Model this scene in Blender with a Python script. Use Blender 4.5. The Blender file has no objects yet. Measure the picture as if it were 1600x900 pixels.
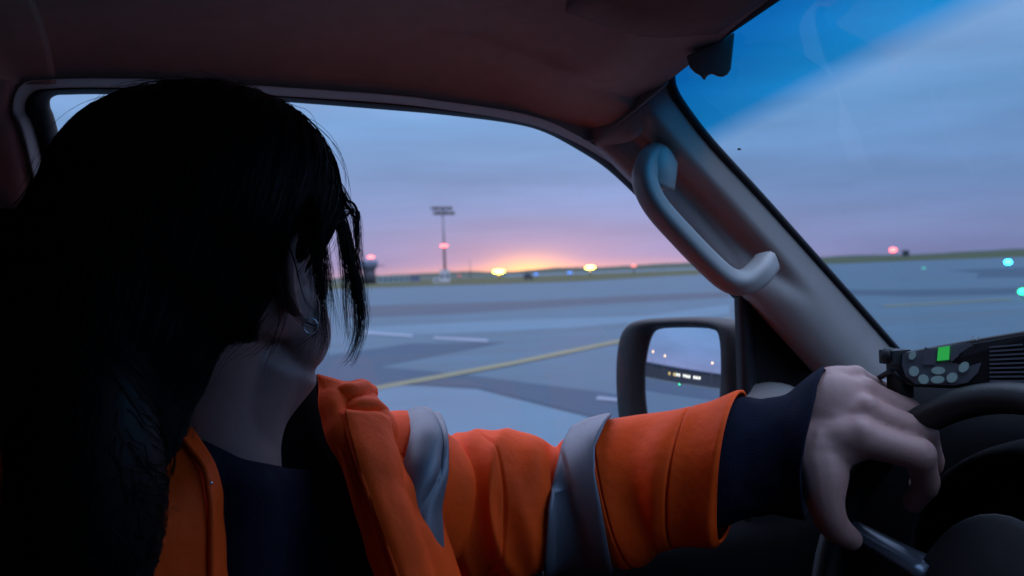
import bpy, bmesh, math, random
from mathutils import Vector, Matrix, noise
random.seed(7)
sc = bpy.context.scene
COL = sc.collection

# ------------------------------------------------------------------ camera
EYE = Vector((0, 0, 1.55))
FPX = 1386.0
yaw, pit, rol = math.radians(18), math.radians(-0.9), math.radians(2.2)
cf = Vector((math.sin(yaw) * math.cos(pit), math.cos(yaw) * math.cos(pit), math.sin(pit)))
r0 = Vector((math.cos(yaw), -math.sin(yaw), 0))
u0 = r0.cross(cf)
cr = r0 * math.cos(rol) - u0 * math.sin(rol)
cu = u0 * math.cos(rol) + r0 * math.sin(rol)
cam_data = bpy.data.cameras.new('camera')
cam = bpy.data.objects.new('camera', cam_data)
COL.objects.link(cam)
m = Matrix.Identity(4)
for i in range(3):
    m[i][0], m[i][1], m[i][2], m[i][3] = cr[i], cu[i], -cf[i], EYE[i]
cam.matrix_world = m
cam_data.sensor_width = 36
cam_data.lens = 36 * FPX / 1600
cam_data.clip_start = 0.02
cam_data.clip_end = 30000
cam_data.dof.use_dof = True
cam_data.dof.focus_distance = 0.78
cam_data.dof.aperture_fstop = 7.5
sc.camera = cam


def P(x, y, d):
    return EYE + cf * d + cr * ((x - 800) / FPX * d) - cu * ((y - 450) / FPX * d)


def ray(x, y):
    return (P(x, y, 1) - EYE)


def G(x, y, z=0.0):            # where the sight line meets the ground
    r = ray(x, y)
    t = (z - EYE.z) / r.z
    return EYE + r * t


def SIDE(x, y, off=0.0):        # where it meets the leaning inner plane of the door
    r = ray(x, y)              # Y + 0.14 * zrel = 0.96 - off
    t = (0.96 - off) / (r.y + 0.14 * r.z)
    return EYE + r * t


def R(x, y, z):
    return EYE + Vector((x, y, z))


# ------------------------------------------------------------------ sky, sun, exposure
SUNR = ray(825, 413)
SUN_AZ = math.atan2(SUNR.x, SUNR.y)
S = Vector((math.sin(SUN_AZ), math.cos(SUN_AZ), 0))
TAN = Vector((math.cos(SUN_AZ), -math.sin(SUN_AZ), 0))
world = bpy.data.worlds.new('World')
sc.world = world
world.use_nodes = True
nt = world.node_tree
nt.nodes.clear()


def N(t, kind, **kw):
    n = t.nodes.new(kind)
    for k, v in kw.items():
        setattr(n, k, v)
    return n


def mth(t, op, a, b=None, c=None):
    n = N(t, 'ShaderNodeMath', operation=op)
    for i, v in enumerate((a, b, c)):
        if v is None:
            continue
        if isinstance(v, (int, float)):
            n.inputs[i].default_value = v
        else:
            t.links.new(v, n.inputs[i])
    return n.outputs[0]


tc = N(nt, 'ShaderNodeTexCoord')
sep = N(nt, 'ShaderNodeSeparateXYZ')
nt.links.new(tc.outputs['Generated'], sep.inputs[0])
zz = sep.outputs[2]


def dotw(vec):
    n = N(nt, 'ShaderNodeVectorMath', operation='DOT_PRODUCT')
    nt.links.new(tc.outputs['Generated'], n.inputs[0])
    n.inputs[1].default_value = vec
    return n.outputs['Value']


ax = dotw(TAN)
fr = dotw(S)
front = N(nt, 'ShaderNodeMapRange')
front.inputs[1].default_value = 0.0
front.inputs[2].default_value = 0.5
nt.links.new(fr, front.inputs[0])
ramp = N(nt, 'ShaderNodeValToRGB')
nt.links.new(mth(nt, 'MULTIPLY', zz, 2.0), ramp.inputs[0])
stops = [(0.0, (.285, .300, .555)), (.06, (.270, .320, .590)), (.15, (.225, .340, .640)), (.34, (.200, .376, .690)),
         (.6, (.42, .57, .93)), (1.0, (.86, .95, 1.34))]
el = ramp.color_ramp.elements
while len(el) < len(stops):
    el.new(0.5)
for e, (p, c) in zip(el, stops):
    e.position = p
    e.color = (*c, 1)


def gauss(sx, sz, z0):
    a = mth(nt, 'POWER', mth(nt, 'ABSOLUTE', mth(nt, 'DIVIDE', ax, sx)), 2.0)
    b = mth(nt, 'POWER', mth(nt, 'ABSOLUTE', mth(nt, 'DIVIDE', mth(nt, 'SUBTRACT', zz, z0), sz)), 2.0)
    q = mth(nt, 'MULTIPLY', mth(nt, 'ADD', a, b), -1.0)
    return mth(nt, 'MULTIPLY', mth(nt, 'POWER', 2.71828, q), front.outputs[0])


def addcol(prev, fac, colour):
    n = N(nt, 'ShaderNodeVectorMath', operation='SCALE')
    n.inputs[0].default_value = colour
    nt.links.new(fac, n.inputs['Scale'])
    s = N(nt, 'ShaderNodeVectorMath', operation='ADD')
    nt.links.new(prev, s.inputs[0])
    nt.links.new(n.outputs[0], s.inputs[1])
    return s.outputs[0]


mp = N(nt, 'ShaderNodeMapping')
mp.inputs['Scale'].default_value = (2.2, 2.2, 16)
nt.links.new(tc.outputs['Generated'], mp.inputs[0])
nz = N(nt, 'ShaderNodeTexNoise')
nz.inputs['Scale'].default_value = 1.6
nz.inputs['Detail'].default_value = 5
nt.links.new(mp.outputs[0], nz.inputs[0])
mod = N(nt, 'ShaderNodeMapRange')
mod.inputs[1].default_value = 0.3
mod.inputs[2].default_value = 0.7
mod.inputs[3].default_value = 0.84
mod.inputs[4].default_value = 1.11
nt.links.new(nz.outputs[0], mod.inputs[0])
sky = N(nt, 'ShaderNodeTexSky', sky_type='NISHITA')
sky.sun_disc = False
sky.sun_elevation = math.radians(-1.5)
sky.sun_rotation = SUN_AZ
sk = N(nt, 'ShaderNodeVectorMath', operation='SCALE')
nt.links.new(sky.outputs[0], sk.inputs[0])
sk.inputs['Scale'].default_value = 0.03
base = N(nt, 'ShaderNodeVectorMath', operation='SCALE')
nt.links.new(ramp.outputs[0], base.inputs[0])
up = N(nt, 'ShaderNodeMapRange')          # an overcast sky brightens toward the zenith
up.inputs[1].default_value = .28
up.inputs[2].default_value = 1.0
up.inputs[3].default_value = 1.0
up.inputs[4].default_value = 3.0
nt.links.new(zz, up.inputs[0])
nt.links.new(mth(nt, 'MULTIPLY', mod.outputs[0], up.outputs[0]), base.inputs['Scale'])
c0 = N(nt, 'ShaderNodeVectorMath', operation='ADD')
nt.links.new(base.outputs[0], c0.inputs[0])
nt.links.new(sk.outputs[0], c0.inputs[1])
c1 = addcol(c0.outputs[0], gauss(.42, .085, .0), (.10, .015, .0))
c1 = addcol(c1, gauss(.13, .042, .0), (.29, .07, -.04))
c1 = addcol(c1, gauss(.042, .016, .004), (1.0, .42, -.06))
c1 = addcol(c1, gauss(.21, .009, .002), (.46, .13, -.08))
bg = N(nt, 'ShaderNodeBackground')
bg.inputs[1].default_value = 1.0
nt.links.new(c1, bg.inputs[0])
wo = N(nt, 'ShaderNodeOutputWorld')
nt.links.new(bg.outputs[0], wo.inputs[0])

sun_d = bpy.data.lights.new('sun', 'SUN')
sun_d.energy = 0.06
sun_d.angle = math.radians(12)
sun_d.color = (1, .55, .28)
sun = bpy.data.objects.new('sun', sun_d)
COL.objects.link(sun)
sd = (S + Vector((0, 0, .04))).normalized()
sun.rotation_euler = sd.to_track_quat('Z', 'Y').to_euler()

vs = sc.view_settings
vs.view_transform = 'Standard'
vs.look = 'None'
vs.exposure = 0.0
vs.gamma = 1.0
vs.use_curve_mapping = False
sc.cycles.max_bounces = 10
sc.cycles.transparent_max_bounces = 16
sc.cycles.sample_clamp_indirect = 6
sc.cycles.use_denoising = True


# ------------------------------------------------------------------ materials
def mat(name, col, rough=.6, spec=.5, metal=0, noise_s=None, var=.15, bump=0, bump_s=None, emit=None, es=0, wave=None,
        stretch=None, sheen=0):
    mt = bpy.data.materials.new(name)
    mt.use_nodes = True
    t = mt.node_tree
    b = t.nodes['Principled BSDF']
    b.inputs['Base Color'].default_value = (*col, 1)
    b.inputs['Roughness'].default_value = rough
    b.inputs['Metallic'].default_value = metal
    b.inputs['Specular IOR Level'].default_value = spec
    if sheen:
        b.inputs['Sheen Weight'].default_value = sheen
    if emit:
        b.inputs['Emission Color'].default_value = (*emit, 1)
        b.inputs['Emission Strength'].default_value = es
    co = N(t, 'ShaderNodeTexCoord')
    src = co.outputs['Object']
    if stretch:
        mpn = N(t, 'ShaderNodeMapping')
        mpn.inputs['Scale'].default_value = stretch
        t.links.new(src, mpn.inputs[0])
        src = mpn.outputs[0]
    if noise_s:
        n = N(t, 'ShaderNodeTexNoise')
        n.inputs['Scale'].default_value = noise_s
        n.inputs['Detail'].default_value = 6
        t.links.new(src, n.inputs[0])
        mr = N(t, 'ShaderNodeMapRange')
        mr.inputs[1].default_value = .3
        mr.inputs[2].default_value = .7
        mr.inputs[3].default_value = 1 - var
        mr.inputs[4].default_value = 1 + var
        t.links.new(n.outputs[0], mr.inputs[0])
        v = N(t, 'ShaderNodeVectorMath', operation='SCALE')
        v.inputs[0].default_value = col
        t.links.new(mr.outputs[0], v.inputs['Scale'])
        t.links.new(v.outputs[0], b.inputs['Base Color'])
    if bump:
        n2 = N(t, 'ShaderNodeTexNoise')
        n2.inputs['Scale'].default_value = bump_s or 200
        n2.inputs['Detail'].default_value = 4
        t.links.new(src, n2.inputs[0])
        bp = N(t, 'ShaderNodeBump')
        bp.inputs['Strength'].default_value = bump
        bp.inputs['Distance'].default_value = .002
        t.links.new(n2.outputs[0], bp.inputs['Height'])
        t.links.new(bp.outputs[0], b.inputs['Normal'])
    return mt


def glass_mat(name, tint, top_tint=None):
    mt = bpy.data.materials.new(name)
    mt.use_nodes = True
    t = mt.node_tree
    t.nodes.clear()
    tr = N(t, 'ShaderNodeBsdfTransparent')
    tr.inputs[0].default_value = (*tint, 1)
    gl = N(t, 'ShaderNodeBsdfGlossy')
    gl.inputs['Roughness'].default_value = .02
    gl.inputs[0].default_value = (.8, .8, .8, 1)
    lw = N(t, 'ShaderNodeLayerWeight')
    fz = N(t, 'ShaderNodeMath', operation='MULTIPLY_ADD')
    t.links.new(mth(t, 'POWER', lw.outputs['Facing'], 5.0), fz.inputs[0])
    fz.inputs[1].default_value = .7
    fz.inputs[2].default_value = .025
    mx = N(t, 'ShaderNodeMixShader')
    t.links.new(fz.outputs[0], mx.inputs[0])
    t.links.new(tr.outputs[0], mx.inputs[1])
    t.links.new(gl.outputs[0], mx.inputs[2])
    o = N(t, 'ShaderNodeOutputMaterial')
    t.links.new(mx.outputs[0], o.inputs[0])
    if top_tint:
        tcn = N(t, 'ShaderNodeUVMap')
        sp = N(t, 'ShaderNodeSeparateXYZ')
        t.links.new(tcn.outputs[0], sp.inputs[0])
        rp = N(t, 'ShaderNodeValToRGB')
        t.links.new(sp.outputs[1], rp.inputs[0])
        e = rp.color_ramp.elements
        e[0].position = top_tint[0]
        e[0].color = (*top_tint[1], 1)
        e[1].position = top_tint[2]
        e[1].color = (*tint, 1)
        x = e.new(top_tint[0] * .3 + top_tint[2] * .7)
        x.color = (.03, .48, .74, 1)
        t.links.new(rp.outputs[0], tr.inputs[0])
    return mt


M = {}
M['headliner'] = mat('headliner_fabric', (.37, .255, .225), .95, .1, noise_s=60, var=.06, bump=.25, bump_s=900)
M['trim'] = mat('grey_trim_plastic', (.26, .25, .25), .6, .35, noise_s=25, var=.04, bump=.12, bump_s=1500)
M['handle'] = mat('handle_plastic', (.27, .26, .26), .45, .4, noise_s=40, var=.04)
M['rubber'] = mat('black_rubber', (.012, .013, .018), .6, .3, noise_s=80, var=.2)
M['blackplastic'] = mat('black_plastic', (.012, .013, .016), .55, .3, noise_s=60, var=.15, bump=.15, bump_s=1200)
M['dash'] = mat('dash_vinyl', (.006, .0065, .008), .85, .05, noise_s=40, var=.12, bump=.3, bump_s=700)
M['wheel'] = mat('wheel_leather', (.010, .011, .013), .45, .3, noise_s=60, var=.12, bump=.25, bump_s=900)
M['gloss'] = mat('satin_spoke', (.10, .12, .16), .3, .5, metal=.6, noise_s=30, var=.05)
M['mirror'] = mat('mirror_silver', (.80, .84, .88), .0, .5, metal=1)
M['glass'] = glass_mat('side_glass', (.97, .98, 1.0))
M['windscreen'] = glass_mat('windscreen_glass', (.66, .80, .86), (.02, (.006, .25, .52), .195))
M['tinted'] = glass_mat('tinted_glass', (.22, .23, .24))
M['orange'] = mat('orange_fabric', (.97, .085, .005), .7, .2, noise_s=30, var=.07, bump=.55, bump_s=75)
M['reflect'] = mat('silver_reflective', (.16, .17, .21), .42, .5, metal=.25, noise_s=300, var=.06, bump=.15, bump_s=1500)
M['navy'] = mat('navy_knit', (.005, .006, .018), .9, .15, noise_s=90, var=.2, bump=.6, bump_s=700)
M['lining'] = mat('black_lining', (.006, .006, .010), .8, .2, noise_s=50, var=.2)
M['skin'] = mat('skin', (.35, .205, .19), .5, .3, noise_s=45, var=.07, bump=.12, bump_s=420)
M['nail'] = mat('finger_nail', (.42, .27, .25), .3, .5, noise_s=60, var=.04)
M['hair'] = mat('black_hair', (.006, .0055, .006), .5, .2, noise_s=60, var=.3)
M['silver'] = mat('silver_metal', (.7, .7, .74), .18, .5, metal=1)
M['seat'] = mat('seat_cloth', (.03, .03, .034), .9, .1, noise_s=80, var=.15, bump=.4, bump_s=600)
M['trouser'] = mat('navy_trouser', (.014, .016, .03), .85, .2, noise_s=40, var=.15, bump=.3, bump_s=500)
M['shell'] = mat('dark_shell', (.03, .03, .033), .8, .2, noise_s=10, var=.1)
M['paint'] = mat('vehicle_paint', (.6, .6, .6), .3, .5, noise_s=3, var=.02)
M['button'] = mat('button_rubber', (.30, .40, .42), .5, .4, noise_s=90, var=.05, emit=(.25, .55, .55), es=.05)
M['panelgrey'] = mat('panel_grey', (.11, .12, .15), .5, .4, noise_s=90, var=.05)
M['lcd'] = mat('green_display', (.02, .2, .03), .3, .5, noise_s=120, var=.05, emit=(.05, .75, .14), es=.38)
M['white'] = mat('white_print', (.7, .7, .72), .5, .4, noise_s=50, var=.04)
M['visor'] = mat('visor_fabric', (.22, .12, .10), .9, .15, noise_s=60, var=.08, bump=.3, bump_s=800)


def ground_mat(name, col, s1, v1, rough, stretch=None):
    mt = bpy.data.materials.new(name)
    mt.use_nodes = True
    t = mt.node_tree
    b = t.nodes['Principled BSDF']
    co = N(t, 'ShaderNodeTexCoord')
    src = co.outputs['Object']
    if stretch:
        mpn = N(t, 'ShaderNodeMapping')
        mpn.inputs['Scale'].default_value = stretch
        t.links.new(src, mpn.inputs[0])
        src = mpn.outputs[0]
    a = N(t, 'ShaderNodeTexNoise')
    a.inputs['Scale'].default_value = s1
    a.inputs['Detail'].default_value = 8
    a.inputs['Roughness'].default_value = .65
    t.links.new(src, a.inputs[0])
    b2 = N(t, 'ShaderNodeTexNoise')
    b2.inputs['Scale'].default_value = s1 * 14
    b2.inputs['Detail'].default_value = 5
    t.links.new(co.outputs['Object'], b2.inputs[0])
    s = mth(t, 'ADD', mth(t, 'MULTIPLY', mth(t, 'SUBTRACT', a.outputs[0], .5), v1 * 4),
            mth(t, 'MULTIPLY', mth(t, 'SUBTRACT', b2.outputs[0], .5), v1 * 1.4))
    wv = N(t, 'ShaderNodeTexNoise')
    wv.inputs['Scale'].default_value = .5
    wv.inputs['Detail'].default_value = 4
    wm = N(t, 'ShaderNodeMapping')
    wm.inputs['Rotation'].default_value = (0, 0, .35)
    wm.inputs['Scale'].default_value = (.06, 1.6, 1)
    t.links.new(co.outputs['Object'], wm.inputs[0])
    t.links.new(wm.outputs[0], wv.inputs[0])
    s = mth(t, 'ADD', s, mth(t, 'MULTIPLY', mth(t, 'SUBTRACT', wv.outputs[0], .5), v1 * 3.2))
    s = mth(t, 'MAXIMUM', mth(t, 'ADD', s, 1.0), .3)
    v = N(t, 'ShaderNodeVectorMath', operation='SCALE')
    v.inputs[0].default_value = col
    t.links.new(s, v.inputs['Scale'])
    t.links.new(v.outputs[0], b.inputs['Base Color'])
    t.links.new(mth(t, 'MULTIPLY', s, rough), b.inputs['Roughness'])
    b.inputs['Specular IOR Level'].default_value = .18
    return mt


M['concrete'] = ground_mat('apron_concrete', (.054, .090, .118), .25, .28, .85)
M['asphalt'] = ground_mat('worn_asphalt', (.030, .052, .078), .3, .2, .85)
M['asphalt2'] = ground_mat('brown_asphalt', (.046, .058, .076), .3, .2, .85)
M['pale'] = ground_mat('pale_concrete', (.068, .122, .162), .3, .17, .8)
M['yellow'] = ground_mat('yellow_paint', (.13, .13, .065), .8, .12, .6)
M['whitepaint'] = ground_mat('white_paint', (.13, .165, .21), .8, .1, .6)
M['grass'] = ground_mat('dry_grass', (.042, .048, .016), .05, .2, .9)
M['hill'] = ground_mat('hill_grass', (.040, .052, .035), .01, .2, .95)


def emit_mat(name, col, s):
    return mat(name, (.05, .05, .05), .4, .3, emit=col, es=s)


M['lred'] = emit_mat('red_lamp', (1, .10, .09), 9)
M['lredd'] = emit_mat('dim_red_lamp', (1, .12, .08), .9)
M['lredm'] = emit_mat('soft_red_lamp', (1, .22, .16), 2.2)
M['lyel'] = emit_mat('yellow_lamp', (1, .62, .06), 26)
M['lblu'] = emit_mat('blue_lamp', (.06, .25, 1), 3)
M['lcyan'] = emit_mat('bright_blue_lamp', (.03, .55, 1), 22)
M['lgrn'] = emit_mat('green_lamp', (.03, .8, .45), 2.2)
M['lgrn2'] = emit_mat('bright_green_lamp', (.02, 1, .35), 9)
M['lwarm'] = emit_mat('warm_lamp', (1, .62, .30), 5)
M['lwin'] = emit_mat('lit_window', (1, .96, .85), 2.6)
M['lwiny'] = emit_mat('amber_window', (1, .7, .2), 1.6)
M['steel'] = mat('galvanised_steel', (.16, .16, .18), .5, .5, metal=.3, noise_s=2, var=.1)
M['wallpale'] = mat('pale_cladding', (.50, .52, .54), .6, .4, noise_s=.4, var=.06)
M['wallteal'] = mat('teal_cladding', (.20, .30, .32), .6, .4, noise_s=.4, var=.06)
M['wallblue'] = mat('blue_grey_cladding', (.15, .18, .26), .6, .4, noise_s=.4, var=.06)
M['walldark'] = mat('dark_wall', (.06, .065, .08), .7, .3, noise_s=.3, var=.1)
M['winglass'] = mat('window_glass', (.03, .04, .06), .1, .5)


# ------------------------------------------------------------------ helpers
def link(o, parent=None):
    COL.objects.link(o)
    if parent:
        o.parent = parent
    return o


def mesh_obj(name, verts, faces, material, parent=None, smooth=True):
    me = bpy.data.meshes.new(name)
    me.from_pydata([tuple(v) for v in verts], [], faces)
    me.update()
    if smooth:
        me.polygons.foreach_set('use_smooth', [True] * len(me.polygons))
    me.materials.append(material)
    return link(bpy.data.objects.new(name, me), parent)


def thing(name, label, cat, loc=(0, 0, 0), group=None):
    o = bpy.data.objects.new(name, None)
    o.empty_display_size = .05
    o.location = loc
    COL.objects.link(o)
    tag(o, label, cat, group)
    return o


def tag(o, label, cat, group=None):
    o['label'] = label
    o['category'] = cat
    if group:
        o['group'] = group
    return o


def structure(o):
    o['kind'] = 'structure'
    return o


def keep(o, parent):
    """parent without moving (parents are unrotated, unscaled empties)"""
    o.parent = parent
    o.matrix_parent_inverse = Matrix.Translation(-Vector(parent.location))
    if parent.parent:
        o.matrix_parent_inverse = Matrix.Identity(4)
    return o


def cr1(p0, p1, p2, p3, t):
    return .5 * ((2 * p1) + (p2 - p0) * t + (2 * p0 - 5 * p1 + 4 * p2 - p3) * t * t + (3 * p1 - p0 - 3 * p2 + p3) * t ** 3)


def spline(pts, n, closed=False):
    """Catmull-Rom through pts, n samples per span (numbers or Vectors)"""
    out = []
    L = len(pts)
    spans = L if closed else L - 1
    for i in range(spans):
        if closed:
            a, b, c, d = pts[(i - 1) % L], pts[i], pts[(i + 1) % L], pts[(i + 2) % L]
        else:
            b, c = pts[i], pts[i + 1]
            a = pts[i - 1] if i > 0 else b + (b - c)
            d = pts[i + 2] if i + 2 < L else c + (c - b)
        for k in range(n):
            out.append(cr1(a, b, c, d, k / n))
    if not closed:
        out.append(pts[-1])
    return out


def grid(name, ctrl, material, parent=None, nu=6, nv=6, disp=None, thick=0, offset=-1, closed_u=False, smooth=True):
    """smooth surface through rows of control points; disp(i,j,p,n) displaces"""
    rows = [spline(r, nu, closed_u) for r in ctrl]
    cols = [spline([r[j] for r in rows], nv) for j in range(len(rows[0]))]
    W, H = len(cols), len(cols[0])
    vs_ = [[cols[i][j].copy() for i in range(W)] for j in range(H)]
    if disp:
        nn = [[None] * W for _ in range(H)]
        for j in range(H):
            for i in range(W):
                a = vs_[j][min(i + 1, W - 1)] - vs_[j][max(i - 1, 0)]
                b = vs_[min(j + 1, H - 1)][i] - vs_[max(j - 1, 0)][i]
                n = a.cross(b)
                nn[j][i] = n.normalized() if n.length > 1e-12 else Vector((0, 0, 1))
        vs_ = [[vs_[j][i] + nn[j][i] * disp(i / (W - 1), j / (H - 1), vs_[j][i]) for i in range(W)] for j in range(H)]
    verts = [v for r in vs_ for v in r]
    faces = []
    WW = W if closed_u else W - 1
    for j in range(H - 1):
        for i in range(WW):
            i2 = (i + 1) % W
            faces.append((j * W + i, j * W + i2, (j + 1) * W + i2, (j + 1) * W + i))
    o = mesh_obj(name, verts, faces, material, parent, smooth)
    if thick:
        s = o.modifiers.new('solid', 'SOLIDIFY')
        s.thickness = thick
        s.offset = offset
    return o


def frame_dirs(pts):
    """parallel transported frames"""
    T = []
    for i in range(len(pts)):
        a = pts[min(i + 1, len(pts) - 1)] - pts[max(i - 1, 0)]
        T.append(a.normalized())
    up = Vector((0, 0, 1)) if abs(T[0].z) < .9 else Vector((0, 1, 0))
    n = (up - T[0] * up.dot(T[0])).normalized()
    fr_ = []
    for t in T:
        n = (n - t * n.dot(t)).normalized()
        fr_.append((t, n, t.cross(n)))
    return fr_


def tube_geo(pts, rad, n=10, flat=1.0, caps=True, round_caps=False):
    fr_ = frame_dirs(pts)
    verts, faces = [], []
    for p, r, (t, a, b) in zip(pts, rad, fr_):
        for k in range(n):
            an = 2 * math.pi * k / n
            verts.append(p + a * math.cos(an) * r * flat + b * math.sin(an) * r)
    L = len(pts)
    for i in range(L - 1):
        for k in range(n):
            faces.append((i * n + k, i * n + (k + 1) % n, (i + 1) * n + (k + 1) % n, (i + 1) * n + k))
    if caps:
        for idx, sgn in ((0, -1), (L - 1, 1)):
            c = len(verts)
            verts.append(pts[idx] + fr_[idx][0] * sgn * rad[idx] * (.75 if round_caps else 0))
            for k in range(n):
                f = (idx * n + k, idx * n + (k + 1) % n, c)
                faces.append(f if sgn > 0 else f[::-1])
    return verts, faces


def tube(name, pts, rad, material, parent=None, n=10, flat=1.0, ns=0, round_caps=False):
    if isinstance(rad, (int, float)):
        rad = [rad] * len(pts)
    if ns:
        pts = spline(list(pts), ns)
        rad = spline(list(rad), ns)
    v, f = tube_geo(pts, rad, n, flat, True, round_caps)
    return mesh_obj(name, v, f, material, parent)


class Geo:
    def __init__(s):
        s.v, s.f = [], []

    def add(s, v, f):
        b = len(s.v)
        s.v += list(v)
        s.f += [tuple(i + b for i in q) for q in f]

    def tube(s, pts, rad, n=10, flat=1.0, ns=0, rc=True):
        if isinstance(rad, (int, float)):
            rad = [rad] * len(pts)
        if ns:
            pts = spline(list(pts), ns)
            rad = spline(list(rad), ns)
        s.add(*tube_geo(pts, rad, n, flat, True, rc))

    def ellipsoid(s, c, ax_, n=24, m=16):
        """ax_ three Vectors (semi axes)"""
        v, f = [], []
        for j in range(m + 1):
            th = math.pi * j / m
            for i in range(n):
                ph = 2 * math.pi * i / n
                v.append(c + ax_[0] * (math.sin(th) * math.cos(ph)) + ax_[1] * (math.sin(th) * math.sin(ph)) + ax_[2] * math.cos(th))
        for j in range(m):
            for i in range(n):
                f.append((j * n + i, (j + 1) * n + i, (j + 1) * n + (i + 1) % n, j * n + (i + 1) % n))
        s.add(v, f)

    def box(s, c, sx, sy, sz, rot=None):
        v = []
        for x in (-1, 1):
            for y in (-1, 1):
                for z in (-1, 1):
                    q = Vector((x * sx / 2, y * sy / 2, z * sz / 2))
                    if rot:
                        q = rot @ q
                    v.append(c + q)
        s.add(v, [(0, 1, 3, 2), (4, 6, 7, 5), (0, 4, 5, 1), (2, 3, 7, 6), (0, 2, 6, 4), (1, 5, 7, 3)])

    def obj(s, name, material, parent=None, smooth=True):
        return mesh_obj(name, s.v, s.f, material, parent, smooth)


def boxobj(name, c, sx, sy, sz, material, parent=None, rot=None, bevel=0):
    g = Geo()
    g.box(Vector(c), sx, sy, sz, rot)
    o = g.obj(name, material, parent, smooth=False)
    if bevel:
        b = o.modifiers.new('bevel', 'BEVEL')
        b.width = bevel
        b.segments = 3
    return o


def remesh(o, voxel, smooth_it=4, fac=.5):
    md = o.modifiers.new('remesh', 'REMESH')
    md.mode = 'VOXEL'
    md.voxel_size = voxel
    md.use_smooth_shade = True
    if smooth_it:
        s = o.modifiers.new('smooth', 'SMOOTH')
        s.iterations = smooth_it
        s.factor = fac
    dg = bpy.context.evaluated_depsgraph_get()
    me = bpy.data.meshes.new_from_object(o.evaluated_get(dg))
    o.modifiers.clear()
    old = o.data
    o.data = me
    me.name = old.name
    bpy.data.meshes.remove(old)
    me.polygons.foreach_set('use_smooth', [True] * len(me.polygons))
    return o


def poly_sheet(name, pts, z, material, label=None):
    o = mesh_obj(name, [Vector((p.x, p.y, z)) for p in pts], [tuple(range(len(pts)))], material, smooth=False)
    return structure(o)


# ------------------------------------------------------------------ the airfield (setting)
def ground_sheet():
    g = Geo()
    Rr = 9000
    g.add([Vector((-Rr, -Rr, 0)), Vector((Rr, -Rr, 0)), Vector((Rr, Rr, 0)), Vector((-Rr, Rr, 0))], [(0, 1, 2, 3)])
    return structure(g.obj('ground', M['concrete'], smooth=False))


ground_sheet()
# grass beyond the apron
near = [G(-900, 503), G(200, 466), G(560, 450.5), G(650, 447.5), G(760, 444.5), G(900, 440.0), G(1040, 431.5), G(1200, 424)]
far = [p + Vector((p.x, p.y, 0)).normalized() * d for p, d in zip(near, (700, 700, 700, 700, 700, 700, 700, 700))]
poly_sheet('grass_strip', near + far[::-1], .004, M['grass'])
# dark taxiway shapes and pale slabs on the apron
poly_sheet('taxiway', [G(540, 497), G(700, 491), G(860, 480), G(1140, 464), G(1140, 456), G(1000, 461), G(830, 470), G(540, 479)], .004, M['asphalt2'])
poly_sheet('taxiway', [G(1290, 460), G(1420, 463), G(1700, 458), G(1700, 447), G(1420, 453), G(1290, 453)], .004, M['asphalt'])
poly_sheet('taxiway', [G(1525, 434), G(1700, 432), G(1700, 415.5), G(1570, 418.5), G(1515, 421), G(1480, 423), G(1530, 427)], .004, M['asphalt'])
poly_sheet('taxiway', [G(200, 600), G(640, 537), G(790, 535), G(760, 541), G(660, 560), G(560, 580), G(200, 660)], .004, M['asphalt'])
poly_sheet('taxiway', [G(300, 565), G(560, 571), G(700, 583), G(975, 618), G(1300, 660), G(1300, 705), G(965, 662), G(745, 607), G(640, 601), G(560, 606), G(300, 640)], .008, M['asphalt'])
poly_sheet('pavement', [G(100, 720), G(300, 645), G(560, 607), G(640, 603), G(745, 609), G(970, 668), G(1300, 712), G(1300, 900), G(100, 900)], .012, M['pale'])
poly_sheet('pavement', [G(560, 512), G(800, 500), G(1000, 494), G(1140, 476), G(1140, 492), G(900, 512), G(700, 522), G(560, 524)], .004, M['pale'])
poly_sheet('taxiway_line', [G(575, 607), G(680, 588), G(800, 566), G(960, 533), G(1140, 497), G(1140, 500.5), G(960, 538), G(800, 571.5), G(680, 594), G(575, 613)], .016, M['yellow'])
poly_sheet('pavement_marking', [G(560, 517), G(645, 524), G(645, 528), G(560, 522)], .016, M['whitepaint'])
poly_sheet('pavement_marking', [G(678, 527), G(762, 531), G(762, 535.5), G(678, 531)], .016, M['whitepaint'])
poly_sheet('taxiway_line', [G(1380, 478), G(1480, 473), G(1580, 467), G(1580, 468.5), G(1480, 475), G(1380, 480)], .016, M['yellow'])
poly_sheet('pavement_marking', [G(935, 621), G(990, 627), G(990, 631), G(930, 626)], .016, M['whitepaint'])
# pale runway band beyond the grass
rb = [G(790, 432.6), G(900, 428.2), G(1090, 420.8), G(1300, 412.6)]
rb2 = [p + Vector((p.x, p.y, 0)).normalized() * d for p, d in zip(rb, (300, 600, 700, 700))]
poly_sheet('runway', rb + rb2[::-1], .008, M['pale'])


def hills():
    sil = [(-700, 452), (-200, 448), (200, 446), (420, 440), (560, 432), (600, 430), (650, 428), (700, 425.5), (735, 423.5), (770, 425), (800, 424), (840, 420.5),
           (880, 417.5), (940, 417), (1000, 414), (1085, 409.5), (1150, 405), (1240, 404), (1300, 401), (1360, 398.5), (1420, 397.5), (1500, 393.5), (1600, 389),
           (1750, 384), (2100, 372)]
    n = len(sil)
    rows = []
    for dist, k in ((1500, 0), (1800, .55), (2200, 1.0), (2600, .6), (3200, -.2)):
        row = []
        for i, (x, y) in enumerate(sil):
            r = ray(x, y)
            h = Vector((r.x, r.y, 0)).length
            base_z = -2
            zt = EYE.z + r.z / h * 2200
            p = Vector((r.x / h * dist, r.y / h * dist, max(base_z, zt * k if k > 0 else base_z)))
            row.append(p)
        rows.append(row)
    o = grid('hills', rows, M['hill'], nu=8, nv=4,
             disp=lambda u, v, p: noise.noise(p * .012) * 1.6 + noise.noise(p * .05) * .9)
    return structure(o)


hills()
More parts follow.
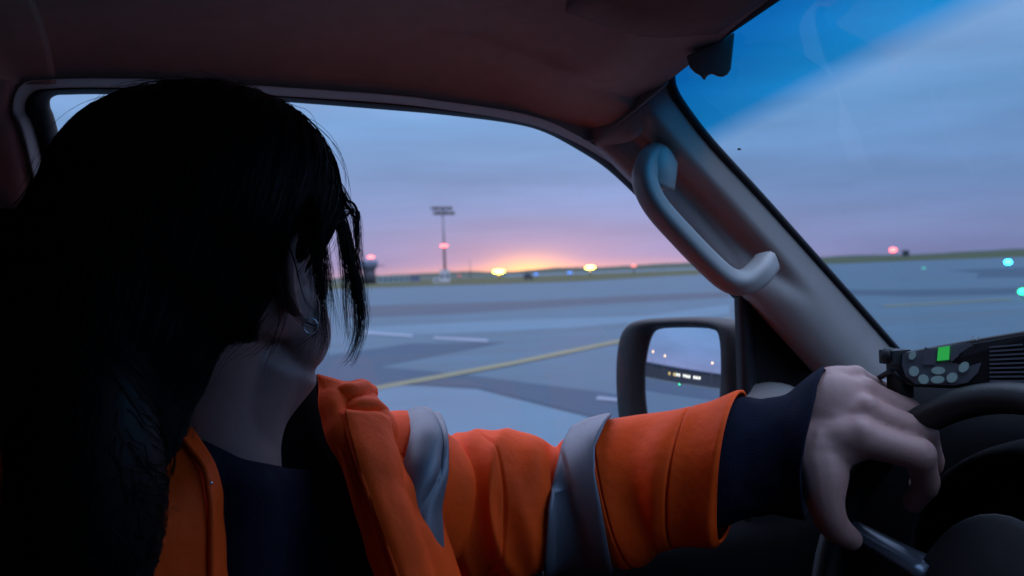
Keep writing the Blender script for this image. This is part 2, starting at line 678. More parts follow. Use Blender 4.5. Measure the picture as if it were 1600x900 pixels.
# right-hand near bank (green rise in front of the hills)
bank = []
for d, k in ((700, 0), (760, .7), (850, 1), (1000, .7), (1150, -.3)):
    row = []
    for x, y in ((1200, 409), (1300, 404), (1400, 401), (1500, 397), (1600, 393), (1800, 386), (2100, 376)):
        r = ray(x, y)
        h = Vector((r.x, r.y, 0)).length
        row.append(Vector((r.x / h * d, r.y / h * d, (EYE.z + r.z / h * 850) * k - .5 * (1 - k))))
    bank.append(row)
structure(grid('grass_bank', bank, M['grass'], nu=8, nv=4, disp=lambda u, v, p: noise.noise(p * .02) * .5))


def at_dist(x, dist):
    r = ray(x, 440)
    h = Vector((r.x, r.y, 0)).length
    return Vector((r.x / h * dist, r.y / h * dist, 0))


def height_at(x, y, dist):
    r = ray(x, y)
    h = Vector((r.x, r.y, 0)).length
    return EYE.z + r.z / h * dist


def floodlight_mast():
    D = 260
    b = at_dist(696, D)
    top = height_at(694, 324, D)
    root = thing('floodlight_mast', 'tall floodlight mast with a red lamp halfway, standing left of the sunset glow', 'mast', b)
    keep(tube('pole', [b, b + Vector((0, 0, top * .5)), b + Vector((0, 0, top))], [.42, .32, .2], M['steel'], n=10), root)
    side = cr
    fw = Vector((cf.x, cf.y, 0)).normalized()
    for zo, wdt, sh in ((-.2, 2.6, -.3), (-1.7, 2.6, .35)):
        c = b + Vector((0, 0, top + zo)) + side * sh
        for s in (-.35, .35):
            keep(tube('cross_arm', [c - side * wdt + fw * s, c + side * wdt + fw * s], .09, M['steel'], n=6), root)
        for k in range(6):
            q = c + side * (-wdt + k * wdt * 2 / 5) + Vector((0, 0, .1))
            rot = Matrix.Rotation(.5 if k % 2 else -.5, 3, 'X')
            keep(boxobj('floodlight', q, 1.0, .7, .95, M['steel'], rot=rot, bevel=.05), root)
    zl = height_at(696, 384, D)
    g = Geo()
    g.ellipsoid(b + Vector((0, 0, zl)) - fw * .5, [Vector((1.1, 0, 0)), Vector((0, 1.1, 0)), Vector((0, 0, .3))], 14, 10)
    keep(g.obj('obstruction_light', M['lred']), root)
    return root


floodlight_mast()


def control_tower():
    D = 330
    b = at_dist(577, D)
    root = thing('control_tower', 'stubby control tower with wider cab and red roof lamp at left', 'tower', b)
    zc0, zc1 = height_at(577, 420, D), height_at(577, 407, D)
    keep(tube('shaft', [b, b + Vector((0, 0, zc0))], [2.6, 2.3], M['walldark'], n=12), root)
    keep(tube('cab', [b + Vector((0, 0, zc0 - .3)), b + Vector((0, 0, zc0 + .6)), b + Vector((0, 0, zc1 - .2)), b + Vector((0, 0, zc1))],
              [2.4, 3.3, 3.6, 3.4], M['wallblue'], n=12), root)
    keep(boxobj('catwalk', b + Vector((2.9, -.8, zc0 + 1.0)), 5.6, 1.2, .3, M['steel'], rot=Matrix.Rotation(-.3, 3, 'Z')), root)
    g = Geo()
    zl = height_at(581, 401.5, D)
    g.ellipsoid(b + Vector((.9, -.3, zl)), [Vector((1.2, 0, 0)), Vector((0, 1.2, 0)), Vector((0, 0, .4))], 14, 10)
    keep(g.obj('obstruction_light', M['lred']), root)
    keep(tube('lamp_post', [b + Vector((.9, -.3, zc1 - .2)), b + Vector((.9, -.3, zl))], .12, M['steel'], n=6), root)


control_tower()


def hut(name, label, cat, x0, x1, y0, D, depth, wall, roofm, win=0):
    """box building with pitched lid, doors and windows"""
    a, c = at_dist(x0, D), at_dist(x1, D)
    mid = (a + c) / 2
    w = (c - a).length
    h = height_at((x0 + x1) / 2, y0, D)
    ang = math.atan2((c - a).y, (c - a).x)
    rot = Matrix.Rotation(ang, 3, 'Z')
    root = thing(name, label, cat, mid)
    keep(boxobj('wall', mid + rot @ Vector((0, depth / 2, h * .44)), w, depth, h * .88, wall, rot=rot), root)
    keep(boxobj('roof', mid + rot @ Vector((0, depth / 2, h * .94)), w * 1.04, depth * 1.05, h * .12, roofm, rot=rot), root)
    for k in range(win):
        xo = -w / 2 + w * (k + .5) / win
        keep(boxobj('window', mid + rot @ Vector((xo, -.03, h * .5)), w / win * .5, .08, h * .3, M['winglass'], rot=rot), root)
    return root


hut('storage_building', 'long low teal building beside the control tower', 'building', 590, 640, 431.5, 380, 9, M['wallteal'], M['wallpale'], 6)
hut('equipment_shed', 'small blue-grey shed right of the teal building', 'shed', 641, 656, 430, 350, 5, M['wallblue'], M['wallblue'], 2)
hut('mast_cabin', 'white cabin at the foot of the floodlight mast', 'cabin', 688, 703, 421.5, 245, 3, M['wallpale'], M['wallpale'], 2)
hut('cable_box', 'low pale box beside the mast cabin', 'box', 677, 687, 434, 240, 2, M['wallpale'], M['wallpale'], 1)
hut('ridge_building', 'tiny dark hut on the ridge right of the red beacon', 'hut', 1411, 1422, 391, 1000, 8, M['walldark'], M['walldark'], 2)


def antenna():
    D = 620
    b = at_dist(735.5, D)
    top = height_at(735.5, 403, D)
    root = thing('antenna_mast', 'thin antenna mast on the skyline between floodlight mast and glow', 'antenna', b)
    keep(tube('pole', [b, b + Vector((0, 0, top))], [.3, .14], M['steel'], n=6), root)
    for k in (.7, .82, .94):
        keep(tube('cross_arm', [b + Vector((-.7, 0, top * k)), b + Vector((.7, 0, top * k))], .07, M['steel'], n=5), root)


antenna()


def lamp(name, label, x, y, D, rpx, mtl, cat='light', group='airfield lamps', squash=.55, post=True):
    """a lamp head on its post"""
    b = at_dist(x, D)
    z = height_at(x, y, D)
    g0 = b.copy()
    root = thing(name, label, cat, g0, group)
    rr = rpx / FPX * D
    g = Geo()
    g.ellipsoid(Vector((b.x, b.y, z)), [Vector((rr, 0, 0)), Vector((0, rr, 0)), Vector((0, 0, rr * squash))], 12, 8)
    keep(g.obj('lamp_globe', mtl), root)
    keep(tube('post', [g0, Vector((b.x, b.y, max(z - rr * squash * .8, .05)))], [rr * .22, rr * .15], M['steel'], n=6), root)
    return root


lamp('apron_lamp', 'bright yellow lamp just left of the sunset glow', 780, 424.5, 300, 9, M['lyel'], squash=.28)
lamp('apron_lamp', 'bright yellow lamp to the right of the sunset glow', 923, 418, 300, 7.5, M['lyel'], squash=.3)
lamp('beacon', 'dim red beacon below the hills nearest the windscreen pillar', 991, 415.5, 320, 4.5, M['lredm'], squash=.3)
lamp('beacon', 'red beacon on the ridge seen through the windscreen', 1397, 390.5, 900, 5, M['lred'], squash=.6)
lamp('beacon', 'faint red lamp low behind the floodlight mast', 718, 430.5, 420, 3.0, M['lredd'], squash=.3)
lamp('taxiway_light', 'small blue taxiway light just right of the glow', 838, 428.3, 330, 3.2, M['lblu'], squash=.3)
lamp('taxiway_light', 'small blue taxiway light left of the right yellow lamp', 891, 426, 330, 4, M['lblu'], squash=.25)
lamp('taxiway_light', 'bright blue taxiway light at the far right under the bank', 1576, 409.5, 130, 4.6, M['lcyan'], squash=.6)
lamp('taxiway_light', 'leftmost faint green taxiway light seen through the windscreen', 1444, 420.5, 150, 3, M['lgrn'], squash=.7)
lamp('taxiway_light', 'middle faint green taxiway light seen through the windscreen', 1491, 420.5, 150, 3, M['lgrn'], squash=.7)
lamp('taxiway_light', 'rightmost of the faint green lights, above the dark asphalt', 1561, 420, 150, 2.8, M['lgrn'], squash=.7)
lamp('taxiway_light', 'bright green light at the right edge above the radio', 1597, 455.5, 36, 5, M['lgrn2'], squash=.7)


def far_vehicle():
    D = 215
    b = at_dist(825, D)
    root = thing('parked_vehicle', 'small dark vehicle on the grass below the sunset glow', 'vehicle', b)
    keep(boxobj('body', b + Vector((0, 0, .75)), 1.9, 1.7, .7, M['walldark'], bevel=.1), root)
    keep(boxobj('cabin', b + Vector((-.1, 0, 1.35)), 1.2, 1.5, .6, M['winglass'], bevel=.1), root)
    for sx in (-.6, .6):
        keep(tube('wheel', [b + Vector((sx, -.9, .33)), b + Vector((sx, -.68, .33))], .33, M['rubber'], n=14), root)


far_vehicle()

# ------------------------------------------------------------------ the vehicle cab
car = thing('service_vehicle', 'cab of a service vehicle with grey pillar trim and brown headliner, seen from inside', 'vehicle', (0, 0, 0))

# --- driver's door window: glass edge, seal, trim
GE = [(212, 900), (150, 480), (92, 215), (77, 165), (84, 150), (110, 147.5), (170, 147), (300, 150), (430, 158), (600, 171), (700, 180), (800, 193), (852, 207),
      (905, 235), (950, 265), (1000, 312), (1050, 365), (1100, 419), (1143, 463), (1149, 478), (1152, 600), (1155, 900)]
SE = [(170, 900), (112, 480), (60, 225), (39, 172), (50, 145), (80, 138.5), (170, 137), (300, 140), (430, 149.5), (600, 161), (700, 172.5), (800, 188), (854, 202.5),
      (909, 228), (957, 257), (1008, 304), (1058, 357), (1107, 411), (1150, 456), (1163, 476), (1168, 600), (1171, 900)]
TE = [(140, 900), (85, 480), (36, 232), (16, 178), (30, 132), (75, 122), (170, 120), (300, 124), (430, 133), (600, 145), (700, 157), (800, 172), (860, 190),
      (917, 222), (966, 249), (1017, 296), (1066, 350), (1115, 404), (1158, 450), (1178, 474), (1186, 600), (1190, 900)]
ge = [SIDE(*p) for p in GE]
se = [SIDE(*p, .014) for p in SE]
te = [SIDE(*p, .036) for p in TE]
door = thing('driver_door', '', '')
del door['label'], door['category']
door.parent = car
# glass a little outside the seal, reaching under it
gl = [SIDE(*[(a * .6 + b * .4) for a, b in zip(p, q)], -.004) for p, q in zip(GE, SE)]
gv = spline(gl, 5)
ctr = SIDE(650, 520, -.004)
mesh_obj('window_glass', gv + [ctr], [(i, (i + 1) % len(gv), len(gv)) for i in range(len(gv))], M['glass'], door)
ge_in = [SIDE(*p, -.02) for p in GE]
seal = grid('window_seal', [ge_in, ge, [(a + b) / 2 - Vector((0, .006, 0)) for a, b in zip(ge, se)], se], M['rubber'], door, nu=5, nv=4)
# thin channel line inside the rear edge of the window
tube('window_channel', [SIDE(*p, .010) for p in ((118, 330), (88, 250), (66, 212), (58, 188))], .0012, M['trim'], door, n=6, ns=5)
# light trim lip following the seal up to the pillar trim
mid = [(a * .45 + b * .55) - Vector((0, .012, 0)) for a, b in zip(se, te)]
lip = grid('window_lip', [r[:15] for r in (se, mid, te)], M['trim'], door, nu=5, nv=4)
# front window post: dark upright between glass and sail panel
grid('window_post', [[SIDE(*p, o) for p, o in row] for row in (
    [((1147, 466), .018), ((1156, 464), .03), ((1168, 470), .03), ((1176, 480), .01)],
    [((1150, 560), .018), ((1160, 560), .032), ((1172, 560), .032), ((1182, 560), .01)],
    [((1152, 680), .018), ((1162, 680), .034), ((1176, 680), .034), ((1186, 680), .01)],
    [((1154, 900), .018), ((1165, 900), .034), ((1180, 900), .034), ((1190, 900), .01)])], M['rubber'], door, nu=3, nv=4)
# sail panel
grid('sail_panel', [[SIDE(*p, .006) for p in row] for row in (
    [(1160, 455), (1166, 460), (1175, 462)],
    [(1160, 560), (1215, 560), (1275, 570)],
    [(1160, 700), (1260, 700), (1400, 700)],
    [(1160, 900), (1260, 900), (1400, 900)])], M['blackplastic'], door, nu=4, nv=4, thick=.004)
# door panel below the sill, arm rest and grey pod at the front
dp = []
for z, yy in ((-.315, 1.0), (-.33, .955), (-.37, .94), (-.5, .93), (-.52, .88), (-.56, .87), (-.6, .93), (-1.0, .95)):
    dp.append([R(x, yy, z) for x in (-.35, 0, .4, .75, .95)])
grid('door_panel', dp, M['dash'], door, nu=4, nv=4)
pod = Geo()
pod.ellipsoid(SIDE(1200, 640, .03), [Vector((.052, -.01, .004)), Vector((.01, .030, 0)), Vector((-.004, 0, .034))], 20, 14)
pod.obj('speaker_pod', M['trim'], door)

# --- B pillar trim to the rear
bp = []
for p, q in list(zip(TE, te))[:5]:
    bp.append([q, q + Vector((-.012, -.012, .002)), q + Vector((-.05, -.02, .004)), q + Vector((-.14, -.01, .0)), q + Vector((-.5, .0, 0)), q + Vector((-1.0, 0, 0))])
grid('pillar_trim', bp, M['headliner'], car, nu=4, nv=5)
# belt anchor on the B pillar
belt = bpy.data.objects.new('belt_anchor', None)
link(belt, car)
boxobj('belt_guide', SIDE(-2, 352, .06), .045, .014, .03, M['blackplastic'], belt, bevel=.006)
tube('belt_slot', [SIDE(-30, 372, .062), SIDE(10, 377, .068), SIDE(32, 372, .062)], .0045, M['gloss'], belt, n=8, ns=4)
mesh_obj('belt_webbing', [SIDE(-30, 378, .058), SIDE(28, 378, .058), SIDE(40, 1000, .06), SIDE(-10, 1000, .06)], [(0, 1, 2, 3)], M['seat'], belt)

# --- A pillar: windscreen edge and window edge
AW = [(1047, 108, .93), (1050, 135, .94), (1066, 165, .955), (1110, 222, .985), (1186, 305, 1.03), (1262, 390, 1.07), (1335, 472, 1.11), (1402, 548, 1.15), (1450, 600, 1.18)]
aw = [P(*p) for p in AW]
AL = [(917, 222), (930, 232), (950, 248), (985, 282), (1040, 336), (1095, 393), (1152, 452), (1215, 520), (1272, 582)]
al = [SIDE(*p, .03) for p in AL]
rows = []
for k, (a, b) in enumerate(zip([SIDE(888, 196, .022)] + al, [P(1042, 84, .925)] + aw)):
    d = b - a
    bulge = (EYE - (a + b) / 2).normalized()
    br = (-.012, .004, .018)[k] if k < 3 else .034
    rows.append([a - bulge * .03 - d.normalized() * .004, a, a + d * .10 + bulge * br * .85, a + d * .34 + bulge * br * 1.2, a + d * .58 + bulge * br * 1.05,
                 a + d * .82 + bulge * br * .55, b + bulge * .002, b - bulge * .012])
pillar = bpy.data.objects.new('windscreen_pillar', None)
link(pillar, car)


def recess(u, v, p):
    # shallow hand recess behind the grab handle
    a = (u - .43) / .17
    b = (v - .50) / .24
    q = a ** 6 + b ** 6
    return .030 * math.exp(-q)


tr_o = grid('pillar_cover', rows, M['trim'], pillar, nu=6, nv=8, disp=lambda u, v, p: recess(u, v, p))
# grab handle
HP = [(1024, 236, .965, .0105), (1012, 254, .945, .0118), (1008, 284, .925, .0122), (1025, 322, .918, .0122), (1067, 370, .922, .0122), (1109, 413, .932, .0122),
      (1138, 437, .942, .0124), (1162, 441, .955, .0130), (1184, 428, .975, .0140), (1198, 411, 1.0, .014)]
hpts = spline([P(x, y, d) for x, y, d, r in HP], 6)
hrad = spline([r for *_, r in HP], 6)
hv, hfc = [], []
HN = 20
for i, p in enumerate(hpts):
    t = (hpts[min(i + 1, len(hpts) - 1)] - hpts[max(i - 1, 0)]).normalized()
    a_ = (EYE - p).normalized()
    a_ = (a_ - t * a_.dot(t)).normalized()
    b_ = t.cross(a_)
    for k in range(HN):
        an = 2 * math.pi * k / HN
        c_, s_ = math.cos(an), math.sin(an)
        q = (abs(c_) ** 4 + abs(s_) ** 4) ** -.25
        an2 = an + math.radians(38)
        hv.append(p + (a_ * math.cos(an2) + b_ * math.sin(an2)) * hrad[i] * q * .95)
for i in range(len(hpts) - 1):
    for k in range(HN):
        hfc.append((i * HN + k, i * HN + (k + 1) % HN, (i + 1) * HN + (k + 1) % HN, (i + 1) * HN + k))
mesh_obj('grab_handle', hv, hfc, M['handle'], pillar)
# covers of the handle screws
grid('handle_mount', [[P(x, y, d) for x, y, d in row] for row in (
    [(1016, 236, .966), (1030, 238, .964), (1044, 262, .972)],
    [(1016, 262, .950), (1030, 266, .950), (1042, 275, .962)],
    [(1018, 292, .945), (1030, 296, .950), (1037, 296, .962)])], M['handle'], pillar, nu=4, nv=4, thick=.012)

# --- headliner
hl = []
cols_i = [(-.9, None), (-.5, None)] + [(None, k) for k in range(4, 14)]
for xx, k in cols_i:
    if k is None:
        p = te[4].copy()
        p.x = xx
        p.z = te[5].z
    else:
        p = te[k].copy()
    pr = p - EYE
    crown = .285 if pr.x < .25 else .285 - (pr.x - .25) * .08
    if k == 13:     # seam with the pillar trim, then the windscreen header
        col = [p, P(940, 212, .99), P(963, 196, .965), P(992, 172, .95), P(1043, 128, .93), aw[0] + Vector((.014, -.35, .045)), aw[0] + Vector((.03, -.8, .066)), aw[0] + Vector((.0, -1.6, .0))]
    else:
        s = 1 if k is None or k < 11 else (.8 if k == 11 else .6)
        col = [p, p + Vector((0, -.008, .012 * s)), p + Vector((0, -.03, .030 * s)), p + Vector((0, -.07, .045 * s)), p + Vector((.02 if (k or 0) > 9 else 0, -.13, .055 * s)),
               R(pr.x * .98, .45, crown), R(pr.x, 0, crown + .01), R(pr.x, -.75, crown - .03)]
    hl.append(col)
grid('headliner', hl, M['headliner'], car, nu=5, nv=5)
tube('headliner_seam', [te[13] + Vector((0, -.006, 0)), P(940, 212, .982), P(963, 196, .957), P(992, 172, .942), P(1043, 128, .922)], .0016, M['trim'], car, n=6, ns=5)

# --- windscreen: pane, black border seal
ws = bpy.data.objects.new('windscreen', None)
link(ws, car)
edge = spline(aw, 5)
me_v, me_f, uv = [], [], []
W = 14
for j, p in enumerate(edge):
    for i in range(W):
        t = i / (W - 1)
        q = p + Vector((.04 * math.sin(t * math.pi), -1.65 * t, .078 * math.sin(t * math.pi)))
        me_v.append(q)
H = len(edge)
for j in range(H - 1):
    for i in range(W - 1):
        me_f.append((j * W + i, j * W + i + 1, (j + 1) * W + i + 1, (j + 1) * W + i))
pane = mesh_obj('windscreen_pane', me_v, me_f, M['windscreen'], ws)
L0, L1 = edge[0], edge[-1]
uvl = pane.data.uv_layers.new(name='UVMap')
for lp in pane.data.loops:
    j, i = divmod(lp.vertex_index, W)
    uvl.data[lp.index].uv = (i / (W - 1), (edge[j] - L0).length / (L1 - L0).length)
tube('windscreen_seal', [p + (EYE - p).normalized() * .004 for p in aw], .0052, M['rubber'], ws, n=8, ns=5)
hd = [aw[0] + Vector((.04 * math.sin(t * math.pi), -1.65 * t, .078 * math.sin(t * math.pi))) for t in [k / 10 for k in range(11)]]
tube('windscreen_seal', [p + Vector((-.004, 0, -.002)) for p in hd], .006, M['rubber'], ws, n=8, ns=3)

sk_ = Geo()
sk_.ellipsoid(P(1155, 233, .975), [cr * .0022, cu * .0013, cf * .001], 10, 8)
sk_.obj('dirt_speck', M['rubber'], ws)

# --- sun visor folded along the header with its pivot bracket
visor = bpy.data.objects.new('sun_visor', None)
link(visor, car)
va = [aw[0] + Vector((.04 * math.sin(t * math.pi) - .022, -1.65 * t, .078 * math.sin(t * math.pi) - .012)) for t in (.07, .16, .25, .34)]
vb = [p + Vector((-.15, 0, .012)) for p in va]
vm = [(a + b) / 2 + Vector((0, 0, -.012)) for a, b in zip(va, vb)]
grid('visor_panel', [va, vm, vb], M['visor'], visor, nu=4, nv=4, thick=.014)
bo = [(1072, 88), (1078, 106), (1086, 114), (1094, 118), (1101, 127), (1104, 119), (1112, 115), (1120, 119), (1129, 121), (1137, 116), (1142, 108), (1148, 50)]
nb_ = len(bo)
vbk = mesh_obj('visor_bracket', [P(x, y, .845) for x, y in bo] + [P(x, y, .860) for x, y in bo],
               [tuple(range(nb_)), tuple(range(2 * nb_ - 1, nb_ - 1, -1))] + [(i, nb_ + i, nb_ + (i + 1) % nb_, (i + 1) % nb_) for i in range(nb_)], M['visor'], visor, smooth=False)
bvm = vbk.modifiers.new('bevel', 'BEVEL')
bvm.width = .003
bvm.segments = 3

# --- dashboard, cluster hood
dsh = []
for x, zc, yy in ((1.12, -.16, 0), (.98, -.150, 0), (.86, -.140, 0), (.78, -.155, 0), (.74, -.20, 0), (.735, -.30, 0), (.75, -.42, 0), (.72, -.7, 0)):
    dsh.append([R(x - .02, .955, zc - .02), R(x, .88, zc - .004), R(x, .6, zc), R(x, .2, zc + .004), R(x, -.4, zc), R(x, -.78, zc - .02)])
grid('dashboard', dsh, M['dash'], car, nu=5, nv=4)
hood = []
for x, s in ((.80, 1.02), (.74, 1.04), (.70, 1.0), (.695, .93), (.72, .88)):
    hood.append([R(x, .60 + .185 * s * math.cos(a), -.33 + .155 * s * math.sin(a)) for a in [math.pi * k / 12 for k in range(13)]])
grid('cluster_hood', hood, M['dash'], car, nu=2, nv=3)
boxobj('instrument_cluster', R(.78, .60, -.27), .02, .32, .18, M['blackplastic'], car)

# --- steering wheel
swt = math.radians(21)
swc = R(.60, .60, -.298)
sn = Vector((-math.cos(swt), 0, math.sin(swt)))
sa = Vector((0, 1, 0))
sb = Vector((math.sin(swt), 0, math.cos(swt)))
SWR = .183
wheel = bpy.data.objects.new('steering_wheel', None)
wheel.location = swc
link(wheel, car)


def onw(ang, r, off=0):
    return sa * math.cos(ang) * r + sb * math.sin(ang) * r + sn * off


rim_pts = [onw(2 * math.pi * k / 72, SWR) for k in range(72)]
v, f = [], []
for k in range(72):
    a = 2 * math.pi * k / 72
    rd = onw(a, 1)
    for q in range(14):
        b_ = 2 * math.pi * q / 14
        v.append(rim_pts[k] + rd * math.cos(b_) * .0145 + sn * math.sin(b_) * .0165)
for k in range(72):
    for q in range(14):
        f.append((k * 14 + q, ((k + 1) % 72) * 14 + q, ((k + 1) % 72) * 14 + (q + 1) % 14, k * 14 + (q + 1) % 14))
mesh_obj('rim', v, f, M['wheel'], wheel)
hub = []
for off, r in ((-.05, .03), (-.045, .065), (-.02, .085), (-.012, .078), (-.008, .04), (-.008, .002)):
    hub.append([onw(2 * math.pi * k / 16, r * (1 if k % 8 in (0,) else .95), off) for k in range(16)])
grid('hub', hub, M['blackplastic'], wheel, nu=2, nv=3, closed_u=True)
for a in (math.radians(8), math.radians(172), math.radians(250), math.radians(290)):
    tube('spoke', [onw(a, .07, -.022), onw(a, .12, -.012), onw(a, SWR, 0)], [.024, .018, .013], M['gloss'], wheel, n=10, flat=.45, ns=4)
tube('steering_column', [swc - sn * .04, swc - sn * .22], [.045, .055], M['blackplastic'], car, n=14)

# --- door mirror: housing with bezel and convex glass
MIRROR_BEARING, MIRROR_ELEV = -66, -0.5
mirror = bpy.data.objects.new('door_mirror', None)
link(mirror, car)
MC = P(1063, 598, 1.25)
dvec = (MC - EYE).normalized()
rb_, re_ = math.radians(MIRROR_BEARING), math.radians(MIRROR_ELEV)
rvec = Vector((math.sin(rb_) * math.cos(re_), math.cos(rb_) * math.cos(re_), math.sin(re_)))
mn = (rvec - dvec).normalized()


def mp_(x, y, d=0.0):           # on the plane of the mirror, d metres deeper
    r = ray(x, y)
    t = mn.dot(MC - EYE) / mn.dot(r)
    return EYE + r * t - mn * d


OUT = [(975, 512), (995, 500), (1040, 496), (1095, 495), (1135, 502), (1150, 520), (1152, 580), (1149, 640), (1140, 690), (1110, 705), (1050, 705), (1000, 700), (973, 685), (964, 640),
       (961, 580), (965, 535)]
INN = [(1012, 521), (1024, 514), (1050, 512), (1085, 512), (1110, 515), (1122, 526), (1126, 570), (1123, 625), (1116, 672), (1100, 684), (1055, 684), (1020, 682), (1007, 668), (1001, 630),
       (1001, 580), (1005, 545)]
cx, cy = 1060, 600


def shrink(L, s):
    return [(cx + (x - cx) * s, cy + (y - cy) * s) for x, y in L]


rings = [[mp_(*p, .012) for p in INN], [mp_(*p, .006) for p in INN], [mp_(*[(a * .75 + b * .25) for a, b in zip(p, q)], -.008) for p, q in zip(INN, OUT)],
         [mp_(*[(a * .4 + b * .6) for a, b in zip(p, q)], -.010) for p, q in zip(INN, OUT)],
         [mp_(*[(a * .12 + b * .88) for a, b in zip(p, q)], -.004) for p, q in zip(INN, OUT)],
         [mp_(*p, .012) for p in OUT], [mp_(*p, .05) for p in shrink(OUT, .97)], [mp_(*p, .09) for p in shrink(OUT, .80)],
         [mp_(*p, .115) for p in shrink(OUT, .4)], [mp_(*p, .118) for p in shrink(OUT, .02)]]
grid('mirror_housing', rings, M['blackplastic'], mirror, nu=4, nv=3, closed_u=True)
tube('mirror_arm', [mp_(1140, 660, .03), SIDE(1195, 690, -.03), SIDE(1215, 700, .0)], [.025, .022, .02], M['blackplastic'], mirror, n=10, ns=4)
# convex glass set into the housing
RAD = 1.3
cen = MC - mn * (RAD + .004)
v, f = [], []
ol = [(p.x, p.y) for p in spline([Vector((a, b, 0)) for a, b in INN], 3, True)]
RN, SEGN = 12, len(ol)
for j in range(RN + 1):
    for (x, y) in ol:
        k = 1.03 * j / RN
        p = mp_(cx + (x - cx) * k, cy + (y - cy) * k, .0)
        v.append(cen + (p - cen).normalized() * RAD)
for j in range(RN):
    for i in range(SEGN):
        f.append((j * SEGN + i, j * SEGN + (i + 1) % SEGN, (j + 1) * SEGN + (i + 1) % SEGN, (j + 1) * SEGN + i))
mesh_obj('mirror_glass', v, f, M['mirror'], mirror)

# --- body shell (roof, rear wall, far side, floor, bonnet)
shell = bpy.data.objects.new('body_shell', None)
link(shell, car)
boxobj('roof_panel', R(-.29, .06, .365), 1.5, 1.86, .03, M['paint'], shell)
boxobj('rear_wall', R(-1.02, .06, -.4), .04, 1.9, 1.5, M['shell'], shell)
boxobj('side_wall', R(-.05, -.83, -.73), 2.0, .05, .84, M['shell'], shell)
boxobj('side_rail', R(-.05, -.83, .26), 2.0, .05, .14, M['shell'], shell)
boxobj('rear_pillar', R(-.62, -.83, -.06), .86, .05, .5, M['shell'], shell)
boxobj('front_pillar', R(.80, -.83, -.06), .30, .05, .5, M['shell'], shell)
mesh_obj('passenger_glass', [R(-.19, -.83, -.31), R(.65, -.83, -.31), R(.65, -.83, .19), R(-.19, -.83, .19)], [(0, 1, 2, 3)], M['tinted'], shell)
boxobj('floor_pan', R(0, .06, -1.12), 2.1, 1.9, .04, M['shell'], shell)
boxobj('firewall', R(1.0, .06, -.68), .04, 1.85, .85, M['shell'], shell)
bn = []
for x, z in ((1.12, -.24), (1.3, -.25), (1.7, -.27), (2.05, -.33), (2.15, -.45), (2.17, -.7)):
    bn.append([R(x, 1.0, z - .08), R(x, .9, z - .01), R(x, .5, z + .01), R(x, .06, z + .015), R(x, -.4, z + .01), R(x, -.8, z - .01), R(x, -.9, z - .08)])
grid('bonnet', bn, M['paint'], shell, nu=4, nv=4)
boxobj('door_skin', R(-.05, 1.06, -.73), 2.0, .03, .78, M['paint'], shell)
boxobj('rear_quarter', R(-.72, 1.03, -.05), .62, .02, .72, M['shell'], shell)

# --- driver seat
seat = bpy.data.objects.new('driver_seat', None)
link(seat, car)
bk = []
for z, x, w in ((-.68, -.16, .23), (-.5, -.20, .25), (-.3, -.24, .24), (-.15, -.27, .20), (-.10, -.29, .15)):
    bk.append([R(x - .12, .62 - w, z), R(x - .02, .62 - w * 1.02, z), R(x + .01, .62 - w * .6, z), R(x - .01, .62, z), R(x + .01, .62 + w * .6, z), R(x - .02, .62 + w * 1.02, z), R(x - .12, .62 + w, z)])
grid('backrest', bk, M['seat'], seat, nu=4, nv=4, thick=.04)
boxobj('headrest', R(-.33, .62, .0), .09, .24, .15, M['seat'], seat, bevel=.035)
boxobj('seat_cushion', R(.08, .62, -.72), .52, .50, .14, M['seat'], seat, bevel=.05)
for yy in (.56, .68):
    tube('headrest_post', [R(-.32, yy, -.14), R(-.33, yy, -.04)], .007, M['silver'], seat, n=8)
for o in list(bpy.data.objects):
    if o.parent is wheel and o.type == 'MESH':
        pass

# ------------------------------------------------------------------ radio on the dash
rad_c = P(1500, 562, .82)
radio = thing('dash_radio', 'black radio unit with green display and pale keys on the dashboard', 'radio', rad_c)


def RP(x, y, lift=0.0):
    """point of the keypad face; the face turns slightly toward the driver"""
    d = .90 - (x - 1400) * .00042 - lift
    return P(x, y, d)


def plate(name, pts, material, lift, th, parent):
    n = len(pts)
    v = [RP(x, y, lift) for x, y in pts] + [RP(x, y, lift - th) for x, y in pts]
    f = [tuple(range(n)), tuple(range(2 * n - 1, n - 1, -1))] + [(i, n + i, n + (i + 1) % n, (i + 1) % n) for i in range(n)]
    o = mesh_obj(name, v, f, material, smooth=False)
    keep(o, parent)
    return o


case = plate('case', [(1402, 552), (1450, 543), (1520, 530), (1640, 510), (1660, 540), (1660, 606), (1560, 604), (1480, 607), (1420, 604), (1402, 590)], M['blackplastic'], 0, .05, radio)
bv = case.modifiers.new('b', 'BEVEL')
bv.width = .004
bv.segments = 2


def ell(x, y, rx, ry, rot=0, n=14):
    c, s = math.cos(rot), math.sin(rot)
    return [(x + rx * math.cos(2 * math.pi * k / n) * c - ry * math.sin(2 * math.pi * k / n) * s,
             y + rx * math.cos(2 * math.pi * k / n) * s + ry * math.sin(2 * math.pi * k / n) * c) for k in range(n)]


